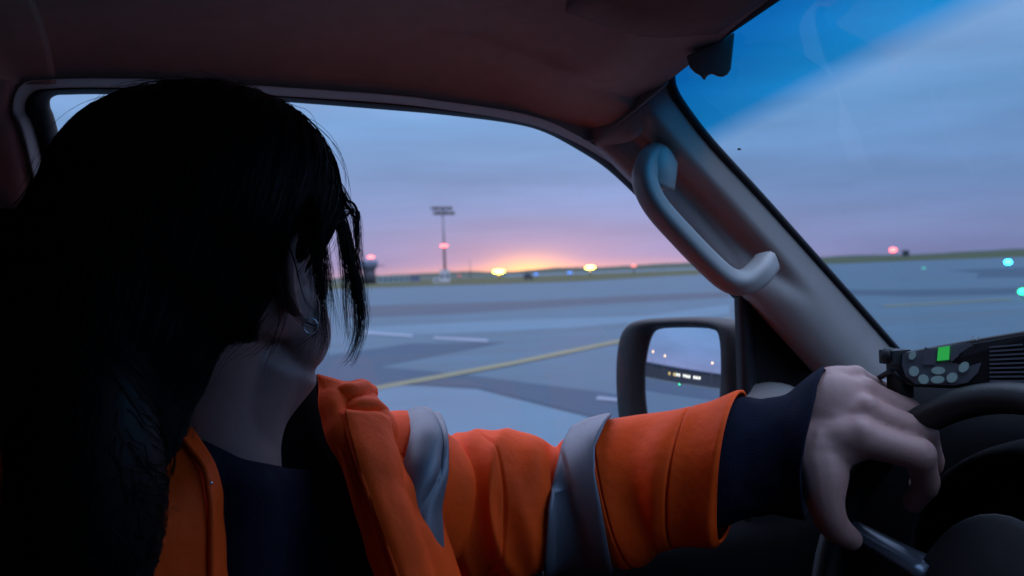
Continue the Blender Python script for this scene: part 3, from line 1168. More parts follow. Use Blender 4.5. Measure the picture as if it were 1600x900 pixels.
plate('keypad', [(1410, 553), (1440, 547), (1480, 540), (1515, 535), (1530, 548), (1534, 565), (1528, 582), (1512, 598), (1490, 602), (1430, 600), (1415, 588), (1409, 570)],
      M['panelgrey'], .002, .004, radio)
for x, y, rx, ry, ro in ((1425.5, 555, 5.5, 7.5, .4), (1428, 580, 8, 8, .5), (1443, 592.5, 8.5, 7.5, .4), (1466, 579, 11, 6, 0), (1465, 593, 11, 6, -.05), (1487.5, 590, 9, 7.5, -.5),
                         (1506, 573.5, 9.5, 7, -.8)):
    plate('key', ell(x, y, rx, ry, ro), M['button'], .0045, .005, radio)
plate('side_key', [(1445, 542), (1462, 549), (1462, 570), (1441, 570)], M['panelgrey'], .0042, .004, radio)
plate('side_key', [(1485, 554), (1499, 547), (1498, 556), (1486, 566)], M['panelgrey'], .0042, .004, radio)
plate('display', [(1466, 543), (1484, 540.5), (1483, 562), (1464, 564)], M['lcd'], .0046, .004, radio)
for k in range(9):
    y = 541 + k * 6.6
    plate('louvre', [(1546, y), (1598 + k * 1.5, y - 4 + k * .5), (1598 + k * 1.5, y - 1.2 + k * .5), (1546, y + 2.8)], M['panelgrey'], .003, .004, radio)
for x in (1516, 1525):
    plate('mark', [(x, 531.5), (x + 4.5, 525), (x + 6.5, 525), (x + 2, 531.5)], M['white'], .003, .002, radio)
# mounting bracket and cable at its left
brk = Geo()
brk.box(P(1398, 557, .905), .022, .02, .014)
brk.box(P(1406, 590, .91), .016, .02, .04)
keep(brk.obj('bracket', M['blackplastic'], smooth=False), radio)
keep(tube('bracket_knob', [P(1383, 556, .905), P(1394, 556, .90)], .0085, M['blackplastic'], n=12, round_caps=True), radio)
keep(tube('cable', [P(1412, 600, .90), P(1395, 582, .90), P(1378, 588, .92), P(1366, 600, .94), P(1372, 640, .95)], .003, M['blackplastic'], n=8, ns=5), radio)

# ------------------------------------------------------------------ the driver
HC = P(340, 338, .715)                    # middle of the skull
phi = math.radians(45)
hf = Vector((math.sin(phi), math.cos(phi), -.03)).normalized()     # where the face looks
hr = Vector((math.cos(phi), -math.sin(phi), 0))                    # her right
hu = hr.cross(hf)
person = thing('person', 'person in orange high-visibility jacket looking out of the side window, hand on the wheel', 'person', R(-.02, .74, -.62))


def hd_(f_, r_, u_):
    return HC + hf * f_ + hr * r_ + hu * u_


g = Geo()
# skull, face, jaw
g.ellipsoid(hd_(-.008, 0, .0), [hf * .092, hr * .074, hu * .092], 28, 20)
g.ellipsoid(hd_(.030, 0, -.035), [hf * .066, hr * .062, hu * .080], 28, 20)
g.ellipsoid(hd_(.052, 0, -.088), [hf * .040, hr * .042, hu * .034], 20, 14)
for s in (-1, 1):
    g.ellipsoid(hd_(.044, s * .038, -.052), [hf * .040, hr * .022, hu * .034], 16, 12)     # cheeks
    g.ellipsoid(hd_(.010, s * .052, -.075), [hf * .045, hr * .016, hu * .026], 16, 12)     # jaw corner
    g.ellipsoid(hd_(.078, s * .030, .022), [hf * .014, hr * .024, hu * .008], 12, 8)       # brows
    g.ellipsoid(hd_(.077, s * .031, .000), [hf * .013, hr * .015, hu * .012], 14, 10)      # eyes
g.tube([hd_(.088, 0, .012), hd_(.100, 0, -.012), hd_(.114, 0, -.034), hd_(.098, 0, -.042)], [.007, .009, .012, .010], 10, ns=4)
g.tube([hd_(.088, -.022, -.066), hd_(.098, 0, -.064), hd_(.088, .022, -.066)], [.004, .0065, .004], 8, ns=4)
g.tube([hd_(.086, -.018, -.075), hd_(.097, 0, -.076), hd_(.086, .018, -.075)], [.004, .007, .004], 8, ns=4)
g.ellipsoid(P(472, 520, .735), [cr * .024, cu * .034, cf * .03], 16, 12)
g.tube([P(440, 558, .738), P(386, 632, .733), P(368, 712, .736)], [.037, .036, .034], 40, ns=8)
g.tube([P(412, 552, .728), P(362, 632, .723), P(350, 712, .728)], [.042, .046, .044], 40, ns=8)
# ears: helix, anti-helix, lobe
for s in (-1, 1):
    def er(f_, u_, o_):
        return hd_(.002 + f_, s * (.073 + o_), -.050 + u_)
    g.tube([er(.012, .004, .000), er(.014, .020, .006), er(.004, .033, .011), er(-.012, .030, .015), er(-.019, .012, .016), er(-.016, -.010, .013), er(-.006, -.026, .008), er(.004, -.030, .004)],
           [.0035, .004, .0042, .0045, .0045, .0045, .0055, .004], 8, ns=5)
    g.tube([er(-.004, .020, .006), er(-.010, .006, .009), er(-.006, -.010, .008), er(.004, -.014, .005)], [.0035, .004, .004, .003], 8, ns=4)
    g.ellipsoid(er(-.004, .0, .001), [hf * .016, hr * .006, hu * .030], 12, 10)
    g.ellipsoid(er(.010, -.004, .004), [hf * .004, hr * .004, hu * .006], 8, 8)
# neck
NB = P(330, 735, .725)
g.tube([hd_(-.030, 0, -.030), hd_(-.022, .0, -.085), (hd_(-.020, 0, -.085) + NB) / 2 + Vector((0, 0, .01)), NB, NB + Vector((0, .01, -.05))], [.055, .053, .052, .056, .05], 48, ns=6)
# torso: leaning, turned toward the passenger side
tl = Vector((.70, .71, 0)).normalized()    # toward her left shoulder
tf = Vector((.71, -.70, 0)).normalized()   # chest direction
TB = R(-.06, .80, 0)
sl = P(605, 745, .885)
sr = NB - (sl - NB) * .9 + Vector((-.02, 0, -.02))
g.tube([TB + Vector((0, 0, -.72)), TB + Vector((0, 0, -.55)), TB + Vector((.01, .0, -.38)), TB + Vector((.01, .0, -.25)), NB + Vector((0, 0, -.045))],
       [.10, .09, .09, .075, .05], 24, ns=4)
g.tube([sl + Vector((0, 0, -.02)), (sl + NB) / 2 + Vector((0, 0, -.03)), NB + Vector((0, 0, -.05)), (sr + NB) / 2 + Vector((0, 0, -.03)), sr], [.04, .035, .045, .035, .04], 16, ns=4)
# left arm
EL = P(850, 800, .985)
WR = P(1262, 684, .905)
g.tube([sl, (sl + EL) / 2, EL], [.046, .043, .037], 16, ns=4)
g.tube([EL, EL * .6 + WR * .4, EL * .2 + WR * .8, WR], [.037, .038, .029, .027], 16, ns=4)
# right arm resting down
er_ = sr + Vector((-.02, -.06, -.27))
g.tube([sr, (sr + er_) / 2, er_, er_ + Vector((.20, .02, -.02)), er_ + Vector((.25, .03, -.02))], [.046, .042, .036, .028, .025], 14, ns=4)
for k in range(4):
    b0 = er_ + Vector((.26, .06 - .02 * k, -.02))
    g.tube([b0, b0 + Vector((.055, 0, -.012)), b0 + Vector((.08, 0, -.035))], [.011, .009, .007], 8, ns=3)
g.tube([er_ + Vector((.24, .05, -.02)), er_ + Vector((.275, .08, -.03)), er_ + Vector((.30, .085, -.045))], [.012, .010, .008], 8, ns=3)
# legs
for s in (-.1, .1):
    hp = TB + Vector((.0, s, -.70))
    g.tube([hp, hp + Vector((.22, s * .2, .02)), hp + Vector((.44, s * .3, .02)), hp + Vector((.52, s * .3, -.2)), hp + Vector((.58, s * .3, -.36)), hp + Vector((.66, s * .3, -.38))],
           [.08, .075, .058, .05, .04, .035], 14, ns=4)
# hand: palm from wrist to knuckles, four bent fingers over the rim, thumb below
FING = dict(
    index=[(1285, 690, .885, .0240), (1345, 684, .862, .0195), (1436, 711, .850, .0165), (1448, 757, .872, .0138), (1424, 790, .898, .0108)],
    middle=[(1285, 655, .900, .0230), (1352, 643, .882, .0170), (1444, 676, .874, .0140), (1458, 724, .898, .0122), (1432, 760, .922, .0100)],
    ring=[(1288, 628, .910, .0215), (1350, 613, .905, .0155), (1420, 641, .900, .0125), (1442, 686, .925, .0110), (1424, 722, .945, .0092)],
    little=[(1290, 604, .918, .0190), (1336, 592, .926, .0140), (1390, 616, .928, .0112), (1410, 656, .948, .0096), (1398, 692, .962, .0082)])
for nm, L in FING.items():
    pts = [P(x, y, d) for x, y, d, r in L]
    rs = [r for *_, r in L]
    pts = [WR] + pts
    rs = [.030] + rs
    # finger: straight bones with knuckle swellings
    g.tube(pts[:3], rs[:3], 12, ns=4)
    for a in range(2, 5):
        p0, p1 = pts[a], pts[a + 1]
        ra, rb3 = rs[a], rs[a + 1]
        g.tube([p0, p0.lerp(p1, .5), p1], [ra, (ra + rb3) / 2 * .93, rb3], 12, ns=3)
    kb = pts[2] + cu * .004 - cf * .003
    g.ellipsoid(kb, [cr * rs[2] * .8, cu * rs[2] * .85, cf * rs[2] * .85], 10, 8)     # knuckle
    g.tube([pts[1] + cu * .012 - cf * .012, kb], [.0045, .006], 8, ns=3)              # tendon
    g.ellipsoid(pts[2], [Vector((rs[2], 0, 0)), Vector((0, rs[2], 0)), Vector((0, 0, rs[2] * 1.05))], 10, 8)
    g.ellipsoid(pts[3], [Vector((rs[3] * 1.06, 0, 0)), Vector((0, rs[3] * 1.06, 0)), Vector((0, 0, rs[3] * 1.06))], 10, 8)
TH = [(1266, 686, .898, .030), (1284, 735, .872, .0270), (1290, 786, .862, .0185), (1304, 822, .868, .0155), (1334, 846, .884, .0115)]
g.tube([P(x, y, d) for x, y, d, r in TH], [r for *_, r in TH], 12, ns=4)
g.tube([P(1280, 700, .880), P(1315, 702, .870), P(1345, 695, .866)], [.026, .019, .016], 10, ns=4)     # web between thumb and index
g.tube([P(1282, 640, .905), P(1312, 655, .893), P(1342, 660, .885)], [.030, .025, .018], 10, ns=4)
g.ellipsoid(P(1304, 652, .899), [cr * .042, cu * .046, cf * .026], 18, 14)      # back of the hand
body = g.obj('body', M['skin'])
remesh(body, .0026, 14, .5)
keep(body, person)

nl = Geo()
nl.ellipsoid(P(1326, 836, .8650), [(cr * .8 - cu * .6) * .0065, (cr * .6 + cu * .8) * .0045, cf * .0012], 14, 10)
keep(nl.obj('thumb_nail', M['nail']), person)

# --- sleeve, shared by the orange cloth and the reflective bands
TOPC = [(545, 640, .83), (585, 632, .85), (625, 652, .87), (660, 672, .885), (690, 692, .90), (735, 678, .915), (795, 674, .93), (845, 688, .94), (880, 699, .94), (910, 680, .94), (955, 661, .935),
        (1000, 652, .926), (1045, 641, .918), (1090, 630, .910), (1128, 614, .903), (1146, 611, .899)]
RADC = [.062, .080, .084, .080, .072, .073, .073, .070, .067, .070, .073, .073, .073, .073, .075, .074]
ctrs, rads = [], []
axis_y = [y + r * FPX / d for (x, y, d), r in zip(TOPC, RADC)]
for _ in range(4):               # a smooth arm axis; the outline comes from the cloth's girth
    axis_y = [axis_y[0]] + [(axis_y[i - 1] + 2 * axis_y[i] + axis_y[i + 1]) / 4 for i in range(1, len(axis_y) - 1)] + [axis_y[-1]]
for (x, y, d), yc in zip(TOPC, axis_y):
    ctrs.append(P(x, yc, d))
    rads.append((yc - y) * d / FPX * 1.01)
SPN = 24
SC = spline(ctrs, SPN)
SR = spline(rads, SPN)
SX = spline([float(p[0]) for p in TOPC], SPN)
SF = frame_dirs(SC)
# toward the cuff the hem hangs square to the forearm as it is held, not to the cloth's axis
HEM = (cr * .90 - cf * .44 - cu * .10).normalized()
for i, x in enumerate(SX):
    k = min(1, max(0, (x - 960) / 120))
    k = k * k * (3 - 2 * k)
    t = (SF[i][0] * (1 - k) + HEM * k).normalized()
    a_ = (SF[i][1] * (1 - k) + cu * k)
    a_ = (a_ - t * a_.dot(t)).normalized()
    SF[i] = (t, a_, t.cross(a_))


def fold(s, ph, x):
    """creases: rings that wander, strongest in the bend of the arm"""
    s = s * 10 / SPN
    elbow = 1 / (1 + math.exp((x - 800) / 9)) / (1 + math.exp((700 - x) / 12))
    drape = noise.noise(Vector((s * .045 + math.sin(ph) * .5, math.cos(ph) * .7, math.sin(ph) * .7)) * 1.4 + Vector((3, 1, 7)))
    crease = 1 - 2.4 * abs(noise.noise(Vector((s * .10 + math.sin(ph + .6) * 1.5, math.cos(ph) * .8, 2.2))))
    dd = .007 * drape * (1 - .4 * elbow) + .0085 * elbow * crease
    # a slack hollow on the forearm, running down toward the cuff
    ln = (x - 1035) / 26 + math.sin(ph) * 1.1
    dd -= .008 * math.exp(-ln * ln) * max(0, math.cos(ph - 1.1)) * (1 - elbow)
    dd += .005 * math.exp(-(ln - 1.7) ** 2) * max(0, math.cos(ph - 1.1)) * (1 - elbow)
    # seam near the cuff
    dd -= .0035 * math.exp(-((x - 1070) / 2.0) ** 2) + .0025 * math.exp(-((x - 962) / 2.0) ** 2)
    dd -= .0035 * math.exp(-((x - 737 - 14 * math.sin(ph)) / 2.4) ** 2)
    dd += .002 * math.exp(-((x - 1140) / 8.0) ** 2)
    return dd


def sleeve_geo(i0, i1, off, nseg=72, caps=False):
    v, f = [], []
    idx = list(range(i0, i1 + 1))
    for i in idx:
        t, a, b = SF[i]
        for k in range(nseg):
            ph = 2 * math.pi * k / nseg
            dr = fold(i, ph, SX[i])
            # keep the measured outline along the top, let the rest fold
            topw = max(0, math.cos(ph)) ** 6
            dr *= (1 - .6 * topw)
            rr = SR[i] + dr + off
            v.append(SC[i] + a * math.cos(ph) * rr + b * math.sin(ph) * rr * .9)
    for j in range(len(idx) - 1):
        for k in range(nseg):
            f.append((j * nseg + k, j * nseg + (k + 1) % nseg, (j + 1) * nseg + (k + 1) % nseg, (j + 1) * nseg + k))
    return v, f


def band(name, x0, x1, off, material, th):
    i0 = min(range(len(SX)), key=lambda i: abs(SX[i] - x0))
    i1 = min(range(len(SX)), key=lambda i: abs(SX[i] - x1))
    v, f = sleeve_geo(i0, i1, off)
    o = mesh_obj(name, v, f, material)
    s = o.modifiers.new('solid', 'SOLIDIFY')
    s.thickness = th
    s.offset = -1
    keep(o, person)
    return o


band('sleeve', 545, 1150, 0, M['orange'], .003)


def sleeve_at(sf, ph, off, fk=1.0):
    i = min(max(int(sf), 0), len(SC) - 2)
    w = sf - i
    out = []
    for j in (i, i + 1):
        t, a, b = SF[j]
        dr = fold(j, ph, SX[j]) * (1 - .6 * max(0, math.cos(ph)) ** 6)
        rr = SR[j] + dr * fk + off
        out.append(SC[j] + a * math.cos(ph) * rr + b * math.sin(ph) * rr * .9)
    return out[0].lerp(out[1], w)


def pixel(p):
    q = p - EYE
    d = q.dot(cf)
    return 800 + FPX * q.dot(cr) / d, 450 - FPX * q.dot(cu) / d


def lerp_tab(tab, y):
    for (y0, x0), (y1, x1) in zip(tab, tab[1:]):
        if y <= y1:
            k = max(0, (y - y0) / (y1 - y0))
            return x0 + (x1 - x0) * k
    return tab[-1][1]


EL_ = [(655, 905), (695, 882), (740, 868), (790, 855), (880, 848), (950, 850)]
ER_ = [(655, 956), (662, 949), (700, 931), (740, 930), (790, 940), (880, 955), (950, 960)]
bv_, bf_ = [], []
BN, BW = 72, 17
for k in range(BN):
    ph = 2 * math.pi * k / BN
    lim = []
    for tab in (EL_, ER_):
        lo, hi = 6.0 * SPN, 11.8 * SPN
        for _ in range(24):
            md_ = (lo + hi) / 2
            px_, py_ = pixel(sleeve_at(md_, ph, .002, 0.0))
            if px_ < lerp_tab(tab, py_):
                lo = md_
            else:
                hi = md_
        lim.append(lo)
    for q in range(BW):
        bv_.append(sleeve_at(lim[0] + (lim[1] - lim[0]) * q / (BW - 1), ph, .0052, .35))
for k in range(BN):
    for q in range(BW - 1):
        bf_.append((k * BW + q, k * BW + q + 1, ((k + 1) % BN) * BW + q + 1, ((k + 1) % BN) * BW + q))
sbo = mesh_obj('sleeve_band', bv_, bf_, M['reflect'])
sbo.modifiers.new('solid', 'SOLIDIFY').thickness = .002
keep(sbo, person)
SB = [[(644, 676, .915), (660, 668, .915), (674, 674, .915)], [(642, 664, .880), (660, 659, .878), (678, 667, .882)],
      [(650, 690, .836), (667, 688, .833), (684, 695, .840)], [(643, 730, .808), (663, 731, .803), (683, 733, .815)], [(636, 766, .795), (655, 768, .790), (676, 770, .803)],
      [(636, 802, .787), (653, 806, .784), (670, 810, .797)], [(641, 880, .780), (658, 885, .778), (676, 890, .79)], [(650, 960, .79), (668, 960, .79), (686, 960, .80)]]
keep(grid('shoulder_band', [[P(*q) for q in r] for r in SB], M['reflect'], nu=10, nv=6,
          disp=lambda u, v, p: -.012 + .004 * math.exp(-((u - .55 - .25 * math.sin(v * 5)) / .08) ** 2) + .002 * noise.noise(p * 30), thick=.003), person)
# right sleeve
rs_o = tube('sleeve', [sr + (NB - sr) * .25 + Vector((0, 0, -.03)), sr, (sr + er_) / 2, er_, er_ + Vector((.17, .02, -.02))], [.07, .075, .066, .062, .055], M['orange'], n=20, ns=6)
keep(rs_o, person)
# knit cuff: from inside the sleeve to the wrist
CUF = [(1112, 728, .906, .060), (1130, 725, .903, .0655), (1150, 721, .902, .0665), (1180, 716, .905, .062), (1210, 710, .907, .061), (1236, 703, .907, .066), (1256, 697, .906, .0735), (1272, 693, .904, .079)]
cpts = spline([P(x, y, d) for x, y, d, r in CUF], 6)
crad = spline([r for *_, r in CUF], 6)
ca = (cu - HEM * cu.dot(HEM)).normalized()
cb = HEM.cross(ca)
cv, cfc = [], []
for p, r in zip(cpts, crad):
    cv += [p + ca * math.cos(2 * math.pi * k / 32) * r + cb * math.sin(2 * math.pi * k / 32) * r * .92 for k in range(32)]
for i in range(len(cpts) - 1):
    for k in range(32):
        cfc.append((i * 32 + k, i * 32 + (k + 1) % 32, (i + 1) * 32 + (k + 1) % 32, (i + 1) * 32 + k))
cu_o = mesh_obj('cuff', cv, cfc, M['navy'])
csd = cu_o.modifiers.new('solid', 'SOLIDIFY')
csd.thickness = .004
csd.offset = -1
keep(cu_o, person)
for o in (cu_o,):
    me = o.data
    for vtx in me.vertices:
        vtx.co += Vector((noise.noise(vtx.co * 40), noise.noise(vtx.co * 40 + Vector((5, 0, 0))), noise.noise(vtx.co * 40 + Vector((0, 9, 0))))) * .003
# orange tab showing behind the cuff
tb = Geo()
tb.ellipsoid(P(1162, 628, .95), [Vector((.008, 0, 0)), Vector((0, .006, 0)), Vector((0, 0, .005))], 12, 8)
keep(tb.obj('cuff_tab', M['orange']), person)

# --- jacket front (far side), storm flap, lining, near collar
JF = [
    [(496, 585, .800), (516, 593, .802), (540, 600, .815), (562, 597, .835), (580, 612, .855), (602, 640, .872), (630, 668, .885)],
    [(504, 640, .783), (526, 643, .778), (552, 648, .790), (585, 648, .808), (606, 660, .825), (628, 682, .845), (655, 704, .868)],
    [(518, 690, .768), (540, 692, .760), (566, 694, .768), (598, 698, .780), (620, 706, .795), (642, 722, .815), (672, 745, .845)],
    [(535, 740, .754), (556, 742, .745), (582, 744, .750), (610, 748, .762), (630, 754, .775), (648, 770, .795), (682, 792, .83)],
    [(552, 790, .742), (573, 792, .733), (600, 794, .738), (626, 796, .750), (640, 800, .762), (658, 815, .78), (692, 838, .815)],
    [(575, 850, .735), (596, 852, .726), (622, 853, .731), (646, 855, .742), (660, 858, .755), (676, 870, .77), (710, 890, .80)],
    [(605, 940, .732), (626, 942, .722), (650, 943, .727), (672, 945, .738), (688, 948, .750), (704, 955, .765), (735, 970, .79)]]


def jf_disp(u, v, p):
    e = .004 * noise.noise(p * 34) + .006 * noise.noise(Vector((p.x * 10, p.y * 10, p.z * 30)))
    # hollow folds at the shoulder
    e += .006 * math.sin(v * 16 + u * 5) * math.exp(-((u - .62) / .2) ** 2 - ((v - .18) / .16) ** 2)
    return e


jf = [[P(*q) for q in r] for r in JF]
keep(grid('jacket_front', jf, M['orange'], nu=8, nv=8, disp=jf_disp, thick=.004), person)
toC = lambda p, k: p + (EYE - p).normalized() * k
flap = [[toC(jf[r][1].lerp(jf[r][2], .35), .0085), toC(jf[r][2], .0105), toC(jf[r][3], .0110), toC(jf[r][4].lerp(jf[r][3], .25), .0085)] for r in range(1, 7)]
keep(grid('storm_flap', flap, M['orange'], nu=8, nv=8, disp=lambda u, v, p: .003 * noise.noise(p * 30), thick=.005), person)
for cidx, kk in ((0, .006), (3, .006)):
    pts = [toC(r[cidx], .002) for r in flap]
    keep(tube('piping', pts, .0022, M['orange'], n=8, ns=8), person)
fold_e = [toC(jf[r][0].lerp(jf[r][1], .45), .003) for r in range(0, 7)]
keep(tube('piping', fold_e, .0022, M['orange'], n=8, ns=8), person)
keep(grid('shoulder_yoke', [[P(*q) for q in r] for r in (
    [(522, 597, .812), (545, 602, .818), (562, 598, .838), (578, 610, .856)],
    [(530, 618, .800), (552, 616, .800), (575, 620, .815), (592, 640, .838)],
    [(536, 648, .788), (556, 646, .790), (580, 648, .800), (603, 664, .825)])], M['orange'], nu=8, nv=8,
    disp=lambda u, v, p: .004 * math.sin(v * 11 + u * 4) + .003 * noise.noise(p * 50), thick=.004), person)
# lining inside the far collar and front
LN = [
    [(496, 586, .803), (486, 592, .806), (476, 606, .806), (462, 624, .800)],
    [(506, 640, .788), (482, 640, .800), (460, 642, .802), (436, 650, .790)],
    [(520, 690, .772), (490, 690, .790), (455, 690, .792), (420, 692, .775)],
    [(537, 740, .758), (500, 742, .778), (450, 744, .778), (395, 746, .755)],
    [(554, 790, .746), (505, 792, .765), (440, 794, .762), (350, 796, .735)],
    [(577, 850, .739), (520, 852, .752), (440, 854, .745), (330, 856, .715)],
    [(607, 940, .736), (540, 942, .745), (440, 944, .735), (320, 946, .70)]]
keep(grid('jacket_lining', [[P(*q) for q in r] for r in LN], M['lining'], nu=6, nv=6, disp=lambda u, v, p: .001 * noise.noise(p * 12), thick=.003, offset=1), person)
# shirt collar round the neck base
SHC = [(275, 690, .665), (318, 712, .655), (352, 728, .66), (385, 742, .668), (420, 748, .69), (450, 752, .735), (485, 756, .775)]
keep(grid('shirt_collar', [[P(x, y - 18, d + .004) for x, y, d in SHC], [P(x, y + 12, d - .012) for x, y, d in SHC], [P(x, y + 60, d - .015) for x, y, d in SHC], [P(x, y + 240, d - .01) for x, y, d in SHC]],
          M['navy'], nu=6, nv=5, disp=lambda u, v, p: .004 * noise.noise(p * 30), thick=.004), person)
# near collar and front of the jacket
NC = [
    [(266, 612, .705), (240, 620, .700), (215, 640, .690), (180, 670, .68)],
    [(284, 640, .680), (262, 650, .668), (236, 668, .655), (190, 700, .64)],
    [(312, 680, .655), (290, 692, .640), (262, 710, .628), (200, 740, .61)],
    [(336, 716, .642), (318, 730, .625), (285, 750, .612), (205, 780, .59)],
    [(346, 748, .637), (326, 765, .618), (290, 785, .604), (205, 815, .58)],
    [(352, 800, .640), (330, 812, .615), (290, 830, .600), (205, 850, .575)],
    [(360, 950, .640), (330, 960, .610), (290, 965, .595), (205, 965, .57)]]
nc = [[P(*q) for q in r] for r in NC]
keep(grid('near_collar', nc, M['orange'], nu=7, nv=7, disp=lambda u, v, p: .004 * noise.noise(p * 28), thick=.004), person)
keep(tube('piping', [toC(r[1], .003) for r in nc], .0025, M['orange'], n=8, ns=6), person)
sp = Geo()
sp.ellipsoid(toC(P(329, 755, .620), .004), [Vector((.0016, 0, 0)), Vector((0, .0016, 0)), Vector((0, 0, .0016))], 10, 8)
keep(sp.obj('snap', M['silver']), person)
# jacket torso and trousers (below and behind)
jt = []
for z, w, dpt in ((-.64, .20, .145), (-.5, .205, .15), (-.38, .21, .145), (-.28, .205, .125), (-.20, .17, .10)):
    c = TB + Vector((-.02, .01, z)) - tf * .03
    jt.append([c + tl * math.cos(a) * w + tf * math.sin(a) * dpt for a in [2 * math.pi * k / 20 for k in range(20)]])
keep(grid('jacket_body', jt, M['orange'], nu=3, nv=5, closed_u=True, disp=lambda u, v, p: .006 * noise.noise(p * 12)), person)
for s in (-.1, .1):
    hp = TB + Vector((.0, s, -.70))
    keep(tube('trouser_leg', [hp, hp + Vector((.22, s * .2, .02)), hp + Vector((.44, s * .3, .02)), hp + Vector((.52, s * .3, -.2)), hp + Vector((.57, s * .3, -.34))],
              [.095, .09, .072, .066, .06], M['trouser'], n=18, ns=5), person)

# --- hair
hair = Geo()
X1, Y1, Z1 = cr, cu, cf


def blob(x, y, d, rx, ry, rz):
    k = d / FPX
    hair.ellipsoid(P(x, y, d), [X1 * rx * k, Y1 * ry * k, Z1 * rz], 32, 22)


blob(292, 320, .700, 212, 188, .098)
blob(330, 300, .715, 200, 172, .095)
blob(402, 305, .725, 112, 130, .075)
blob(445, 300, .735, 68, 98, .055)
blob(230, 400, .675, 190, 190, .085)
blob(300, 470, .690, 135, 105, .060)
blob(170, 510, .650, 170, 190, .075)
blob(120, 640, .630, 165, 200, .070)
blob(95, 800, .615, 150, 220, .065)
blob(90, 980, .610, 140, 200, .060)
blob(60, 420, .66, 80, 90, .05)
blob(140, 770, .575, 116, 240, .045)
blob(20, 640, .60, 110, 200, .05)
blob(10, 860, .58, 130, 230, .05)
cap = hair.obj('hair', M['hair'])
remesh(cap, .005, 14, .6)
keep(cap, person)


def strands(name, guides, count, spread, r0_, taper=.25, seg=4, clump=.35, parent=None):
    """thin tapering hairs following guide curves"""
    v, f = [], []
    for _ in range(count):
        gd = random.choice(guides)
        pts = spline([P(*q) for q in gd], seg)
        n = len(pts)
        o1 = Vector((random.gauss(0, 1), random.gauss(0, 1), random.gauss(0, 1))) * spread
        o2 = Vector((random.gauss(0, 1), random.gauss(0, 1), random.gauss(0, 1))) * spread
        ph = random.random() * 6.28
        a1 = random.uniform(.3, 1.0) * spread * .7
        last = random.uniform(.6, 1.0)
        m_ = max(3, int(n * last))
        path, rad = [], []
        for i in range(m_):
            t = i / (n - 1)
            off = o1.lerp(o2, t) * (1 - clump * math.sin(t * math.pi))
            off = off + X1 * math.sin(ph + t * 5) * a1
            path.append(pts[i] + off)
            rad.append(r0_ * (1 - (1 - taper) * i / (m_ - 1)))
        vv_, ff_ = tube_geo(path, rad, 3, 1, False)
        b = len(v)
        v += vv_
        f += [tuple(q + b for q in ff) for ff in ff_]
    o = mesh_obj(name, v, f, M['hair'])
    o['kind'] = 'stuff'
    keep(o, person)
    return o


# front lock hanging beyond the face
strands('hair_lock', [
    [(440, 190, .74), (492, 250, .755), (525, 310, .76), (548, 390, .76), (562, 460, .755), (566, 510, .75), (552, 555, .748), (532, 578, .745)],
    [(450, 200, .735), (500, 265, .75), (528, 330, .755), (545, 410, .752), (556, 480, .75), (556, 530, .75), (545, 565, .75)],
    [(455, 215, .74), (505, 280, .752), (532, 350, .756), (550, 420, .755), (568, 490, .752), (560, 540, .748)]], 420, .0036, .00027)
strands('hair_lock', [
    [(470, 220, .74), (515, 275, .75), (543, 320, .752), (556, 345, .75), (560, 400, .75), (569, 450, .75), (571, 500, .75)],
    [(470, 230, .735), (512, 290, .745), (530, 360, .748), (538, 430, .748), (541, 500, .746), (548, 550, .745)]], 190, .0034, .00026)
# side hair between ear and cheek
strands('hair_lock', [
    [(450, 240, .70), (486, 320, .672), (500, 400, .668), (506, 470, .67), (508, 530, .672), (500, 560, .672)],
    [(455, 250, .70), (492, 330, .678), (508, 400, .676), (516, 470, .678), (518, 530, .682)],
    [(445, 260, .69), (480, 340, .664), (494, 420, .660), (498, 500, .660), (488, 545, .66)]], 260, .0042, .00024)
strands('hair_lock', [
    [(430, 330, .66), (460, 400, .640), (480, 470, .640), (512, 505, .65), (500, 540, .65), (478, 560, .65)],
    [(420, 400, .65), (440, 480, .640), (430, 530, .645), (412, 570, .65), (398, 600, .655)],
    [(420, 420, .65), (470, 500, .638), (500, 515, .65), (470, 540, .65), (452, 560, .65)]], 14, .0030, .00035)
# surface hairs over the cap: along its sweep to the nape
me = cap.data
import bisect
areas, tot = [], 0
for p in me.polygons:
    tot += p.area
    areas.append(tot)
v, f = [], []
sweep_to = P(120, 640, .60)
bpy.context.view_layer.update()
cw = cap.matrix_world
from mathutils.bvhtree import BVHTree
bvh = BVHTree.FromPolygons([tuple(cw @ q.co) for q in me.vertices], [tuple(p.vertices) for p in me.polygons])
for _ in range(3800):
    pi = bisect.bisect(areas, random.random() * tot)
    pl = me.polygons[min(pi, len(me.polygons) - 1)]
    p = cw @ pl.center
    n = pl.normal.copy()
    if p.z < EYE.z - .30:
        continue
    lift = random.choice((.0006, .001, .0014, .0014, .002))
    wild = random.random() < .10
    path = [p + n * lift * .2]
    q = p.copy()
    L = random.randint(9, 16)
    for s in range(L):
        d = (sweep_to - q)
        d.normalize()
        d = d * .8 + Vector((0, 0, -.5)) + Vector((random.gauss(0, .1), random.gauss(0, .1), random.gauss(0, .1)))
        d = (d - n * d.dot(n))
        if d.length < 1e-4:
            break
        q = q + d.normalized() * .0095
        loc, nn, ix, di = bvh.find_nearest(q)
        if loc is None:
            break
        q, n = loc, nn
        w = s / L
        path.append(q + n * (lift + (.007 * math.sin(w * 2.6) if wild else 0)))
    if len(path) < 4:
        continue
    rr = .00042 if not wild else .00028
    rad = [rr * (1 - .7 * i / (len(path) - 1)) for i in range(len(path))]
    vv_, ff_ = tube_geo(path, rad, 3, 1, False)
    b = len(v)
    v += vv_
    f += [tuple(k + b for k in ff) for ff in ff_]
hs = mesh_obj('hair_strands', v, f, M['hair'])
hs['kind'] = 'stuff'
keep(hs, person)

